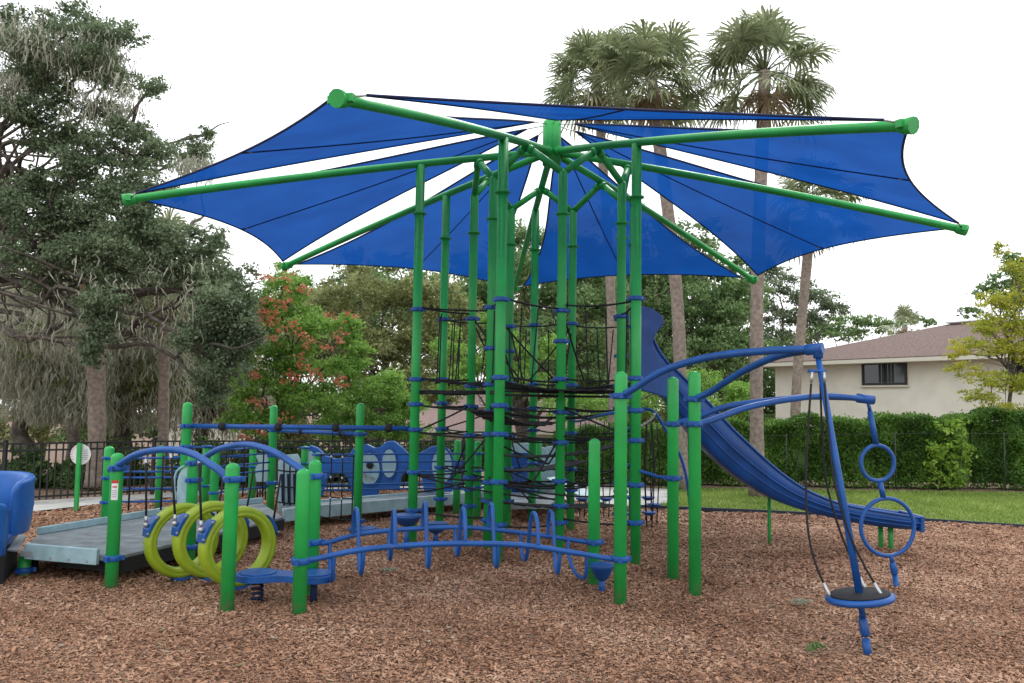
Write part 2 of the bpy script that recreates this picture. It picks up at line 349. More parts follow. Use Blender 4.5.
# mulch bed: gently uneven grid clipped to the outline, then loose chips
def inpoly(X, Y, poly):
    ins = np.zeros(X.shape, bool); n = len(poly); j = n - 1
    for i in range(n):
        xi, yi, xj, yj = poly[i][0], poly[i][1], poly[j][0], poly[j][1]
        if yi != yj:
            c = ((yi > Y) != (yj > Y)) & (X < (xj - xi) * (Y - yi) / (yj - yi) + xi); ins ^= c
        j = i
    return ins
def mz(X, Y): return .014 * np.sin(X * 1.7 + 1.3 * np.sin(Y * .9)) * np.cos(Y * 1.35 + np.sin(X * .8)) + .007 * np.sin(X * 4.1 + Y * 2.3) * np.sin(Y * 4.7 - X) - .022
sheet('mulch_bed', mul_poly, -.05, 'mulch')
gx = np.arange(-12, 12.01, .12); gy = np.arange(3, 17, .12); GX, GY = np.meshgrid(gx, gy)
cx = GX[:-1, :-1] + .06; cy = GY[:-1, :-1] + .06
shrunk = [(p[0], p[1] - .12) for p in mul_poly]
ok = inpoly(cx, cy, shrunk); iy, ix = np.nonzero(ok)
quads = []
for dx, dy in ((0, 0), (1, 0), (1, 1), (0, 1)):
    X = gx[ix + dx]; Y = gy[iy + dy]; quads.append(np.stack([X, Y, np.maximum(mz(X, Y), -.02) + .012], 1))
me = bpy.data.meshes.new('mulch_surface'); idx = iy * 0
vid = np.arange(GX.size).reshape(GX.shape); allv = np.stack([GX.ravel(), GY.ravel(), (mz(GX, GY) + .016).ravel()], 1)
F = np.stack([vid[iy, ix], vid[iy, ix + 1], vid[iy + 1, ix + 1], vid[iy + 1, ix]], 1)
me.from_pydata(allv.tolist(), [], F.tolist()); me.polygons.foreach_set('use_smooth', [True] * len(F)); me.update()
struct(link('mulch_surface', me, M['mulch']))

def scatter_chips(n, y0, y1, size, lift):
    u = rng.random(n); Y = np.sqrt(y0 ** 2 + u * (y1 ** 2 - y0 ** 2)); X = (rng.random(n) * 2 - 1) * (Y * .66 + .2)
    k = inpoly(X, Y, shrunk); X = X[k]; Y = Y[k]; n = len(X)
    L = size * rng.uniform(.5, 1.5, n); W = L * rng.uniform(.25, .55, n); a = rng.uniform(0, math.pi * 2, n)
    t = rng.normal(0, .28, n); s = rng.normal(0, .38, n)
    d = np.stack([np.cos(a) * np.cos(t), np.sin(a) * np.cos(t), np.sin(t)], 1); e = np.stack([-np.sin(a) * np.cos(s), np.cos(a) * np.cos(s), np.sin(s)], 1)
    c = np.stack([X, Y, mz(X, Y) + .016 + lift * rng.uniform(.2, 1, n)], 1)
    d *= (L / 2)[:, None]; e *= (W / 2)[:, None]; th = np.zeros_like(c); th[:, 2] = W * .22
    # a little wedge: two sloping faces meeting in a ridge
    v = np.stack([c - d - e * .7, c + d - e, c + d * .9 + th, c - d * .8 + th, c - d * .8 + th, c + d * .9 + th, c + d * .8 + e, c - d + e * .8], 1)
    return v.reshape(-1, 3)
def chips_mesh(name, v, m):
    n = len(v) // 8; me = bpy.data.meshes.new(name); co = v.reshape(n, 8, 3)[:, [0, 1, 2, 3, 6, 7]].reshape(-1, 3).astype(np.float32)
    me.vertices.add(n * 6); me.vertices.foreach_set('co', co.ravel())
    li = (np.arange(n)[:, None] * 6 + np.array([0, 1, 2, 3, 3, 2, 4, 5])[None]).astype(np.int32).ravel()
    me.loops.add(n * 8); me.loops.foreach_set('vertex_index', li); me.polygons.add(n * 2)
    me.polygons.foreach_set('loop_start', np.arange(0, n * 8, 4, dtype=np.int32)); me.polygons.foreach_set('loop_total', np.full(n * 2, 4, dtype=np.int32)); me.update(calc_edges=True)
    return link(name, me, m)
ch = np.concatenate([scatter_chips(120000, 4.2, 8, .021, .009), scatter_chips(20000, 4.2, 8.5, .036, .014), scatter_chips(110000, 8, 12, .034, .014), scatter_chips(50000, 12, 16.5, .05, .016)])
o = chips_mesh('mulch_chips', ch, M['chip']); tag(o, 'loose reddish brown bark chips covering the play area', 'mulch', kind='stuff')

# grass blades
def blades(n, poly, h):
    P = np.array([(p[0], p[1]) for p in poly]); lo = P.min(0); hi = P.max(0); X = rng.uniform(lo[0], hi[0], n); Y = rng.uniform(lo[1], hi[1], n)
    k = inpoly(X, Y, poly); X = X[k]; Y = Y[k]; n = len(X); a = rng.uniform(0, 6.28, n); hh = h * rng.uniform(.5, 1.3, n); wd = .012
    bse = np.stack([X, Y, np.zeros(n)], 1); sd_ = np.stack([np.cos(a) * wd, np.sin(a) * wd, np.zeros(n)], 1)
    tip = bse + np.stack([rng.normal(0, .02, n), rng.normal(0, .02, n), hh], 1)
    return np.stack([bse - sd_, bse + sd_, tip], 1).reshape(-1, 3)
o = fast('grass', blades(90000, lawn_poly, .05), 3, M['blade']); tag(o, 'short green grass on the lawn in front of the hedge', 'grass', kind='stuff')

# ================================================================== FOLIAGE TOOLS
def leaf_quads(c, L, W=None, droop=0):
    n = len(c); W = L * .55 if W is None else W
    d = rng.normal(size=(n, 3)); d[:, 2] -= droop; d /= np.linalg.norm(d, axis=1)[:, None]
    e = rng.normal(size=(n, 3)); e -= d * (e * d).sum(1)[:, None]; e /= np.linalg.norm(e, axis=1)[:, None]
    s = rng.uniform(.6, 1.35, n)[:, None]; d = d * L / 2 * s; e = e * W / 2 * s
    return np.stack([c - d, c + e + d * .1, c + d, c - e + d * .1], 1).reshape(-1, 3)
def blob_points(c, rad, n, sub=9, flat=.8, sprig=.0):
    """points gathered in uneven sub-clusters spread through an ellipsoid"""
    c = np.array(c); k = max(3, int(sub * 2.2)); dirs = rng.normal(size=(k, 3)); dirs /= np.linalg.norm(dirs, axis=1)[:, None]
    cen = c + dirs * (rng.random(k) ** .45)[:, None] * np.array(rad) * .95
    rr = rng.uniform(.18, .5, k); wts = rr ** 2.2; wts /= wts.sum(); ch_ = rng.choice(k, n, p=wts)
    d = rng.normal(size=(n, 3)); d /= np.linalg.norm(d, axis=1)[:, None]
    q = rng.random(n) ** .6 * (1 + .5 * rng.normal(size=n) * sprig)
    return cen[ch_] + d * (q * rr[ch_])[:, None] * np.array(rad) * np.array([1, 1, flat])
def crown(parent, clumps, leaf, mname, cover=4.2, name='crown', droop=.2, sub=10, wr=.55):
    """clumps: (centre, radius vector)"""
    out = []
    for c, r in clumps:
        area = math.pi * r[0] * r[2]; n = int(cover * 1.75 * area / (leaf * leaf * wr * .5))
        out.append(leaf_quads(blob_points(c, r, n, sub, sprig=.5), leaf, leaf * wr, droop))
    return fast(name, np.concatenate(out), 4, M[mname], parent)
def moss(parent, clumps, per, lmin=.4, lmax=1.5, wdt=.035, name='spanish_moss'):
    out = []
    for c, r in clumps:
        n = int(per); p = np.array(c) + (rng.random((n, 3)) * 2 - 1) * np.array(r)
        L = rng.uniform(lmin, lmax, n) * rng.uniform(.5, 1, n); a = rng.uniform(0, 3.14, n); seg = 3
        ww = wdt * rng.uniform(.5, 1.6, n)
        prev = p; pw = ww * .6
        for s_ in range(seg):
            q = prev + np.stack([rng.normal(0, .03, n), rng.normal(0, .03, n), -L / seg], 1); nw = ww * (1.0, .7, .1)[s_]
            dv = np.stack([np.cos(a), np.sin(a), 0 * a], 1)
            out.append(np.stack([prev - dv * pw[:, None], prev + dv * pw[:, None], q + dv * nw[:, None], q - dv * nw[:, None]], 1).reshape(-1, 3))
            prev = q; pw = nw
    o = fast(name, np.concatenate(out), 4, M['moss'], parent); o['kind'] = 'stuff'; return o
def wobble(p0, p1, k=6, amp=.08, sag=0):
    p0 = Vector(p0); p1 = Vector(p1); L = (p1 - p0).length; o = []
    for i in range(k + 1):
        t = i / k; e = math.sin(math.pi * t); o.append(p0.lerp(p1, t) + Vector((random.gauss(0, 1), random.gauss(0, 1), random.gauss(0, 1))) * amp * L * e * .5 + Vector((0, 0, sag * L * e)))
    return smooth(o, 3)
def woody(parent, base, fork, tips, r0, mname='bark', trunkname='trunk', rt_=.02, amp=.12):
    b = MB(); path = wobble(base, fork, 6, .06); n = len(path)
    b.tube(path, [r0 * (1.25 if i == 0 else 1 - .4 * i / n) for i in range(n)], 12); t = b.build(trunkname, M[mname], parent)
    b = MB()
    for q in tips:
        s = path[random.randint(int(n * .6), n - 1)]; pp = wobble(s, q, 6, amp, .05); m_ = len(pp)
        rr = min(r0 * .4, .015 + (Vector(q) - s).length * .011); b.tube(pp, [rr * (1 - .8 * i / m_) for i in range(m_)], 7)
        for _ in range(5):
            i0 = random.randint(m_ // 3, m_ - 2); e = pp[i0] + Vector((random.gauss(0, 1), random.gauss(0, 1), random.gauss(0, .8))) * .14 * (Vector(q) - s).length
            p2 = wobble(pp[i0], e, 4, .15); b.tube(p2, [rr * .4 * (1 - .8 * i / len(p2)) for i in range(len(p2))], 5)
    b.build('branches', M[mname], parent); return t
def C_(px, py, Y, rpx, rz=None, ry=None):
    p = at(px, py, Y); s = Y / FPX; return (tuple(p), (rpx * s, (ry or rpx) * s, (rz or rpx) * s))

# ---- big oak on the left
t = thing('oak_tree', 'tall dark live oak hung with grey moss filling the upper left corner', 'tree', (-12.5, 16, 0))
oc = [(45, 50, 14, 44, 34), (90, 55, 14, 40, 30), (30, 130, 14, 34, 22), (70, 140, 14, 36, 20), (125, 130, 14, 26, 18), (35, 190, 14, 34, 20), (130, 225, 14, 40, 30), (60, 265, 14, 34, 18), (105, 275, 14, 34, 18), (170, 265, 14, 34, 24), (210, 240, 14, 22, 16), (225, 340, 14, 34, 30), (28, 70, 14, 36, 26), (75, 25, 14.5, 38, 22), (118, 42, 14, 30, 20), (110, 78, 14.5, 34, 18), (60, 100, 14, 26, 16), (20, 105, 13.5, 26, 18), (150, 88, 14, 18, 14), (100, 112, 14.6, 30, 14), (8, 30, 14, 22, 30),
      (100, 160, 14, 42, 26), (150, 155, 14.3, 34, 22), (60, 175, 13.8, 30, 18), (15, 215, 13.5, 30, 26), (55, 215, 14, 34, 24), (105, 205, 14, 40, 30), (150, 195, 14.2, 34, 30), (15, 255, 13.5, 22, 18),
      (80, 250, 13.6, 34, 22), (130, 245, 13.8, 38, 26), (175, 240, 14, 32, 22), (200, 262, 14, 34, 24), (232, 285, 14, 28, 26), (215, 310, 13.6, 36, 34), (190, 335, 13.5, 24, 24), (240, 330, 13.8, 26, 34), (220, 368, 13.6, 32, 28), (212, 396, 13.6, 20, 14),
      (100, 300, 13.2, 26, 22), (98, 330, 13.2, 24, 24), (92, 356, 13.2, 14, 14), (40, 285, 14, 18, 10), (195, 150, 17, 22, 16), (205, 135, 17, 10, 10), (160, 285, 15, 20, 14)]
cl = [C_(a, b_, c, d, e) for a, b_, c, d, e in oc]
crown(t, cl, .062, 'oak', 2.5, sub=14)
woody(t, (-12.5, 16, 0), at(-70, 200, 15), [c[0] for c in cl], .30)
moss(t, [C_(25, 40, 13.5, 40, 20), C_(10, 90, 13.5, 14, 20), C_(105, 100, 14, 34, 24), C_(150, 300, 14, 70, 40), C_(70, 330, 14.5, 60, 20), C_(195, 165, 16.5, 20, 8), C_(95, 55, 14, 36, 16)], 520, .1, .38, .009)

# ---- moss draped trees behind the fence
def mosstree(px, Y, py0, py1, wd, label, nm, seed_cover=2.8):
    g = gr(px, 500); base = at(px, 480, Y); base.z = terrain_z(base.x, base.y)
    t = thing('moss_draped_tree', label, 'tree', base, 'moss draped trees beyond the fence')
    cl = []
    for k in range(9):
        cl.append(C_(px + random.uniform(-wd, wd), random.uniform(py0, py1 - 40), Y + random.uniform(-1.5, 1.5), random.uniform(24, 40), random.uniform(18, 30)))
    crown(t, cl, .085, 'olive', seed_cover, sub=14); woody(t, base, at(px, py0 + 50, Y), [c[0] for c in cl], .2)
    moss(t, [(c, (r[0] * 1.3, r[1] * 1.2, r[2] * 1.5)) for c, r in cl], nm * 9, .08, .42, .013)
mosstree(25, 19, 300, 430, 45, 'moss curtained tree at the far left edge of the fence', 330)
mosstree(120, 21, 290, 430, 40, 'moss curtained tree between the two bare trunks on the left', 330)
mosstree(205, 22, 310, 440, 40, 'moss curtained tree behind the dark hanging oak branch', 250)
mosstree(70, 26, 285, 420, 90, 'taller olive moss tree farther back behind the left fence', 200, 2.4)

# ---- generic broad tree
def tree(name, label, base_px, Y, clumps, leaf, mname, cover, r0=.14, fork_py=400, extra=None, group='trees behind the playground', sub=10, wr=.55):
    b0 = at(base_px, 470, Y); b0.z = terrain_z(b0.x, b0.y)
    t = thing(name, label, 'tree', b0, group); cl = [C_(*c) for c in clumps]
    crown(t, cl, leaf, mname, cover, sub=sub, wr=wr); woody(t, b0, at(base_px, fork_py, Y), [c[0] for c in cl], r0)
    if extra: extra(t, cl)
    return t
def pods(t, cl):
    o = []
    for px, py in [(285, 272), (262, 283), (300, 285), (290, 300), (268, 305), (282, 318), (255, 312), (295, 330), (272, 335), (310, 372), (335, 383), (285, 382), (258, 368), (240, 360), (262, 402), (284, 420), (252, 425), (245, 440), (330, 340), (300, 348), (250, 330), (300, 372), (342, 322)]:
        for _ in range(3):
            c = at(px + random.uniform(-12, 12), py + random.uniform(-8, 8), 16.2); o.append(leaf_quads(blob_points(c, (.15, .15, .11), 34, 4, sprig=1), .05, .04))
    fast('coral_pods', np.concatenate(o), 4, M['coral'], t)
tree('flowering_tree', 'green tree with coral red seed pods beside the dark oak branch', 275, 17.3,
     [(285, 285, 17.3, 30, 24), (262, 305, 17, 24, 20), (300, 320, 17.3, 34, 26), (265, 345, 17, 30, 24), (310, 360, 17.3, 36, 24), (255, 385, 17, 32, 22), (295, 395, 17, 34, 22), (330, 395, 17.2, 26, 20), (245, 415, 16.8, 28, 20), (270, 425, 16.8, 26, 16), (345, 330, 17.4, 20, 18)],
     .085, 'bright', 2.6, .13, 420, pods, wr=.4)
tree('bushy_tree', 'bright green bushy tree just right of the coral podded tree', 365, 17,
     [(350, 372, 16.8, 26, 20), (378, 388, 16.8, 28, 20), (400, 405, 17, 26, 20), (352, 410, 16.6, 30, 20), (380, 425, 16.8, 30, 16), (335, 425, 16.7, 24, 14), (410, 428, 17, 20, 14), (362, 350, 17, 14, 10)], .08, 'bright', 3.0, .1, 430, wr=.35)
tree('airy_tree', 'tall airy olive tree rising behind the bushy green one', 372, 25,
     [(330, 300, 25, 34, 26), (365, 290, 25, 40, 30), (400, 300, 25, 38, 30), (435, 300, 25, 34, 26), (350, 335, 24.5, 36, 26), (390, 345, 24.5, 44, 26), (430, 345, 24.5, 40, 30), (465, 320, 25, 34, 30), (335, 365, 24, 30, 20), (405, 380, 24, 40, 22), (440, 385, 24, 36, 20), (355, 262, 25, 20, 16), (395, 262, 25, 24, 14), (310, 340, 25, 26, 26)], .11, 'olive', 1.9, .16, 400)
tree('yellow_green_tree', 'yellow green leafy tree seen between the tower posts', 505, 20.5,
     [(450, 345, 20.5, 22, 20), (475, 365, 20.5, 26, 18), (505, 350, 20.5, 24, 20), (530, 368, 20.5, 26, 18), (495, 320, 21, 18, 14), (515, 385, 20, 28, 12), (455, 382, 20, 26, 14), (548, 345, 20.8, 18, 16)], .09, 'bright', 2.2, .1, 400, wr=.4)
tree('spreading_tree', 'dark grey green tree behind the middle of the climbing tower', 520, 29,
     [(490, 290, 29, 36, 26), (530, 280, 29, 40, 30), (570, 300, 29, 40, 26), (610, 300, 29, 36, 30), (500, 330, 29, 36, 26), (545, 335, 28, 40, 26), (590, 345, 28, 40, 24), (560, 385, 28, 50, 22), (610, 385, 28, 36, 22), (500, 385, 28, 30, 20), (470, 300, 29.5, 30, 26), (545, 240, 30, 34, 26), (510, 235, 30, 26, 20), (590, 255, 30, 30, 24), (470, 265, 30, 26, 20)], .14, 'oakmid', 2.2, .3, 400)
tree('live_oak', 'broad live oak behind the top of the blue slide', 700, 31,
     [(620, 300, 31, 30, 26), (650, 320, 31, 36, 30), (690, 300, 31, 38, 28), (720, 320, 31, 36, 26), (740, 295, 31, 30, 22), (660, 360, 30, 40, 24), (705, 360, 30, 42, 26), (745, 345, 30, 34, 24), (680, 270, 32, 28, 20), (715, 262, 32, 24, 16), (600, 270, 32, 30, 26), (735, 270, 32, 24, 20), (665, 290, 32, 34, 26), (700, 335, 31, 40, 26), (640, 335, 31, 34, 26), (575, 290, 32, 34, 30), (640, 270, 32, 24, 22), (630, 345, 30, 30, 24), (660, 240, 32, 30, 22), (620, 215, 33, 24, 20), (700, 235, 32, 24, 18)], .15, 'oakmid', 2.3, .3, 390)
tree('leaning_oak', 'grey green oak whose crown shows under the right sail', 790, 46,
     [(775, 280, 46, 26, 16), (800, 292, 46, 24, 14), (825, 298, 46, 22, 12), (780, 315, 46, 26, 14), (770, 345, 46, 24, 20), (812, 318, 46, 20, 12), (760, 265, 46, 16, 12), (835, 310, 46, 14, 10)], .15, 'oak', 2.0, .25, 380)
tree('small_tree', 'fresh green small tree behind the hedge and under the blue slide', 715, 22,
     [(660, 385, 22, 26, 18), (700, 380, 22, 30, 16), (735, 392, 22, 28, 18), (690, 405, 21.5, 34, 16), (740, 408, 21.5, 22, 14), (640, 405, 21.5, 20, 14), (600, 405, 21, 30, 14), (565, 408, 21, 26, 12)], .09, 'bright', 2.2, .09, 410, wr=.4)
for px, lab in ((215, 'tall background tree behind the dark hanging oak branch'), (300, 'broad background tree behind the coral podded tree'), (390, 'broad background tree behind the airy olive tree'), (480, 'background tree behind the left tower posts'), (560, 'background tree behind the middle tower posts'), (640, 'background tree behind the right tower posts'), (725, 'background tree behind the palms and the slide'), (130, 'background tree behind the moss trees'), (40, 'background tree behind the far left moss tree')):
    y0 = 275 if px < 420 else 262 if px < 700 else 300
    tree('background_tree', lab, px, 44, [(px + random.uniform(-50, 50), random.uniform(y0, 420), 44 + random.uniform(-3, 3), random.uniform(30, 44), random.uniform(20, 30)) for _ in range(13)] + [(px + dx, 428, 42, 34, 20) for dx in (-40, 0, 40)], .22, 'oakmid' if px % 20 else 'olive', 2.0, .3, 400, sub=12)
tree('distant_tree', 'hazy rounded tree line tree beyond the left end of the brown roof', 850, 60,
     [(820, 330, 60, 20, 10), (845, 324, 60, 22, 9), (868, 322, 60, 18, 8), (885, 328, 60, 12, 7), (800, 338, 60, 22, 10), (840, 336, 60, 30, 8)], .25, 'oakmid', 2.5, .2, 345)
tree('distant_tree', 'small tuft of green treetop showing above the roof ridge', 912, 62, [(900, 323, 62, 10, 4), (915, 320, 62, 12, 5), (928, 322, 62, 8, 4)], .25, 'oakmid', 2.5, .2, 340)
tree('broadleaf_tree', 'darker tree behind the yellow leaved tree at the right edge', 1010, 42,
     [(990, 290, 42, 16, 12), (1005, 280, 42, 18, 14), (1020, 270, 42, 18, 16), (972, 312, 42, 14, 6), (1015, 300, 42, 18, 12), (1030, 290, 42, 20, 20), (1010, 258, 42, 10, 8)], .18, 'oakmid', 2.2, .2, 330)
tree('yellow_tree', 'small yellowing tree in front of the cream house at the right', 1012, 19.4,
     [(1000, 320, 19.4, 26, 12), (1030, 325, 19.4, 26, 14), (975, 345, 19.3, 22, 9), (1005, 350, 19.3, 28, 11), (1035, 360, 19.3, 24, 12), (965, 368, 19.2, 18, 8), (992, 378, 19.2, 28, 9), (1020, 388, 19.2, 22, 9), (980, 396, 19.2, 22, 8), (1005, 408, 19.2, 24, 7), (1015, 268, 19.4, 16, 12), (1035, 285, 19.4, 22, 16), (990, 300, 19.4, 18, 8), (958, 352, 19.2, 14, 8), (1012, 300, 19.4, 22, 12), (990, 330, 19.3, 22, 10), (1015, 345, 19.3, 24, 10), (1025, 380, 19.3, 22, 10), (1000, 250, 19.4, 10, 8)], .085, 'yellow', 1.5, .055, 340, wr=.35, sub=14)

# understory behind the fence and beside the path
for i, (px, py, Y, r_, rz, mn, lab) in enumerate([(20, 470, 16.5, 34, 24, 'shrubleaf', 'dark shrub behind the fence at the far left'), (75, 472, 16.5, 24, 20, 'shrubleaf', 'dark shrub behind the fence beside the round sign'),
        (118, 462, 17.3, 26, 26, 'shrubleaf', 'dark shrub behind the fence right of the leftmost palm trunk'), (205, 462, 17.6, 40, 24, 'shrubleaf', 'wide dark shrub behind the fence below the moss trees'),
        (262, 455, 17.8, 32, 22, 'shrubleaf', 'dark shrub behind the fence below the coral podded tree'), (322, 458, 18, 36, 20, 'shrubleaf', 'low dark shrub behind the fence under the bushy tree'),
        (385, 456, 18.2, 38, 20, 'shrubleaf', 'dark shrub behind the fence above the blue activity panels'), (440, 452, 18.6, 34, 18, 'shrubleaf', 'dark shrub behind the fence left of the climbing tower centre'),
        (500, 448, 19, 34, 16, 'shrubleaf', 'dark shrub behind the fence seen through the tower'), (560, 446, 19.2, 30, 16, 'hedge', 'greener shrub at the end of the black fence')]):
    b0 = at(px, 480, Y); b0.z = 0; t = thing('shrub', lab, 'shrub', b0, 'shrubs behind the black fence')
    cl = [C_(px + dx * r_, py + dy * rz, Y + dz, r_ * .6, rz * .8) for dx, dy, dz in ((-.6, .3, 0), (0, -.2, .2), (.6, .2, 0), (0, .5, -.2), (-.3, .9, 0), (.4, .9, .1))]
    crown(t, cl, .08, mn, 3.4, 'foliage', sub=8)
    b = MB()
    for c, r in cl[:4]: b.tube(wobble(b0, c, 4, .1), .015, 5)
    b.build('stems', M['bark'], t)

# ---- palms
def palm(px_base, Y, z0, px_mid, py_mid, px_top, py_top, r, label, n=58, fan=.68, pet=.95, dead=5, group='sabal palms', trunk_only=False):
    base = at(px_base, 480, Y); base.z = z0; top = at(px_top, py_top, Y + .15); mid = at(px_mid, py_mid, Y)
    t = thing('palm_tree', label, 'palm', base, group)
    b = MB(); path = smooth([base, mid, top], 12)
    b.tube(path, [r * (1.35 - .35 * min(1, i / 4)) * (1 + .04 * math.sin(i * 5.1)) for i in range(len(path))], 14); b.build('trunk', M['palmbark'], t)
    G_, D_ = [], []
    P_ = MB()
    for k in range(n + dead):
        isd = k >= n
        el = R(random.uniform(-38, 88)) if not isd else R(random.uniform(-80, -50)); az = random.uniform(0, 2 * math.pi)
        d = Vector((math.cos(az) * math.cos(el), math.sin(az) * math.cos(el), math.sin(el))); L = pet * random.uniform(.75, 1.15) * (1 if not isd else .6)
        hub = top + d * L + Vector((0, 0, -.12 * L)); P_.tube([top, top + d * L * .5 + Vector((0, 0, .03)), hub], [.018, .012, .009], 4)
        side = d.cross(Vector((0, 0, 1)))
        side = side.normalized() if side.length > .1 else Vector((1, 0, 0)); nrm = side.cross(d).normalized(); tw = random.uniform(-.7, .7); side = side * math.cos(tw) + nrm * math.sin(tw)
        m_ = 22
        for j in range(m_):
            q = R(-125 + 250 * j / (m_ - 1)) + random.gauss(0, .04); f_ = d * math.cos(q) + side * math.sin(q); ln = fan * random.uniform(.8, 1.1) * (1 - .25 * abs(q) / 2.2)
            wv = (side * math.cos(q) - d * math.sin(q)) * .024
            p1 = hub + f_ * ln * .55; p2 = hub + f_ * ln * .85 + Vector((0, 0, -.10 * ln - .03)); p3 = hub + f_ * ln * 1.0 + Vector((0, 0, -.32 * ln))
            (D_ if isd else G_).extend([hub - wv * .3, hub + wv * .3, p1 + wv, p1 - wv, p1 - wv, p1 + wv, p2 + wv * .8, p2 - wv * .8, p2 - wv * .8, p2 + wv * .8, p3 + wv * .1, p3 - wv * .1])
    P_.build('leaf_stalks', M['palmleaf'], t)
    fast('fronds', np.array([tuple(v) for v in G_]), 4, M['palmleaf'], t)
    if D_: fast('dry_fronds', np.array([tuple(v) for v in D_]), 4, M['palmdead'], t)
    return t
palm(681, 17.2, 0, 677, 300, 651, 78, .13, 'palm with the middle crown above the sail, its trunk curving beside the slide top')
palm(613, 19.3, 0, 611, 300, 597, 78, .11, 'palm with the leftmost crown and a thin pale trunk behind the tower')
palm(757, 16.1, 0, 757, 300, 765, 72, .125, 'tall palm right of the other high crowns, straight trunk beside the slide')
palm(795, 20.6, 0, 797, 380, 812, 208, .12, 'shorter palm whose crown is half hidden by the blue sail', n=36)
palm(96, 16.2, 0, 97, 400, 92, 262, .165, 'thick pale palm trunk rising into the oak at the left', n=26, fan=.5)
palm(163, 17.6, 0, 164, 380, 167, 268, .11, 'slim palm trunk beside the dark hanging oak branch', n=30, fan=.6)
palm(905, 55, 0, 905, 345, 905, 326, .15, 'low palm crown far behind the brown roof', n=22, fan=1.0, pet=.9)

# ---- hedge
t = thing('hedge', 'long clipped green hedge along the back of the lawn', 'hedge', (7, 18.4, 0))
n = 130000; X = rng.uniform(1.1, 16.5, n); top = np.interp(X, [1, 3, 5.4, 7, 9, 11.5, 16], [1.18, 1.22, 1.36, 1.45, 1.5, 1.68, 1.75]) + .06 * np.sin(X * 3.1) + .05 * np.sin(X * 7.7 + 1) + rng.normal(0, .035, n)
bump_ = .2 * np.sin(X * 2.3) * np.sin(X * .9 + 2) + .06 * np.sin(X * 9)
u = rng.random(n); face = u < .72
Z = np.where(face, rng.random(n) ** .85 * top, top - rng.random(n) ** 2 * .15); Yy = np.where(face, 18.15 + bump_ + rng.exponential(.06, n) - .06 * np.sin(Z * 7 + X * 4), rng.uniform(18.1, 18.9, n))
fast('foliage', leaf_quads(np.stack([X, Yy, Z + .03], 1), .062, .04, .3), 4, M['hedge'], t)
b = MB(); sx = [1.2 + .5 * i for i in range(31)]
for a_, c_ in zip(sx, sx[1:]):
    h_ = np.interp((a_ + c_) / 2, [1, 3, 5.4, 7, 9, 11.5, 16], [1.02, 1.06, 1.2, 1.28, 1.34, 1.5, 1.58]); b.box(((a_ + c_) / 2, 18.62, .08 + h_ / 2), (.42, .44, h_ - .1))
    b.tube(wobble((a_ + .1, 18.3, 0), (a_ + random.uniform(-.1, .3), 18.35, h_ * .9), 4, .1), .014, 5)
b.build('twig_core', M['shrubleaf'], t)
sheet('hedge_bed', [(3, 17.5), (16, 17.7), (16, 19.2), (.6, 19), (.6, 17.6)], .002, 'soil')
t = thing('vine_shrub', 'yellow green shrub leaning against the hedge', 'shrub', gr(950, 488))
cl = [C_(x, y, 17.85, r_, r_ * .8) for x, y, r_ in ((950, 430, 16), (962, 445, 14), (938, 450, 16), (955, 465, 16), (940, 478, 12), (958, 480, 10), (930, 465, 8))]
crown(t, cl, .09, 'vine', 1.3, 'foliage'); b = MB()
for c, r in cl: b.tube(wobble(gr(950, 488), c, 4, .1), .01, 5)
b.build('stems', M['bark'], t)

t = thing('wire_fence', 'thin grey wire fence rail and posts running along the front of the hedge', 'fence', (8, 17.9, 0))
MB().tube([V(2.2, 17.93, 1.02), V(9, 17.93, 1.22), V(16, 17.95, 1.28)], .005, 6).build('top_rail', M['wire'], t)
for i in range(6): x = 3.6 + 2.35 * i; MB().cyl(V(x, 17.93, -.05), V(x, 17.93, 1.05 + .02 * x), .014, 8).build('fence_post', M['wire'], t)
# ---- black picket fence
fpts = [V(-12.5, 9.6, 0), V(-8.1, 13.35, 0), V(-6.4, 14.95, 0), V(-3.1, 16.15, 0), V(1.2, 17.6, 0)]
t = thing('picket_fence', 'black metal picket fence behind the concrete path', 'fence', (-6, 15, 0)); H_ = .97
rails, pk = MB(), MB(); plist = []
for a_, c_ in zip(fpts, fpts[1:]):
    L = (c_ - a_).length; d = (c_ - a_) / L; k = int(L / .105)
    for z in (.08, H_ - .13, H_ - .02): rails.beam(a_ + V(0, 0, z), c_ + V(0, 0, z), .03, .03)
    for i in range(1, k): p = a_ + d * (L * i / k); plist.append(p)
    m_ = max(1, round(L / 2.2))
    for i in range(m_):
        p = a_ + d * (L * i / m_); q = MB().beam(p, p + V(0, 0, H_ + .03), .055, .055); q.lathe(p + V(0, 0, H_ + .03), [(.04, 0), (.04, .012), (.02, .03)], 8); q.build('fence_post', M['fence'], t)
rails.build('rails', M['fence'], t); plist.sort(key=lambda p: p.y if p.x > -9 else 99)
for p in plist[:98]: MB().beam(p + V(0, 0, .03), p + V(0, 0, H_ - .005), .02, .02).build('picket', M['fence'], t)
for p in plist[98:]: pk.beam(p + V(0, 0, .03), p + V(0, 0, H_ - .005), .02, .02)
o = pk.build('pickets', M['fence'], t); o['kind'] = 'stuff'

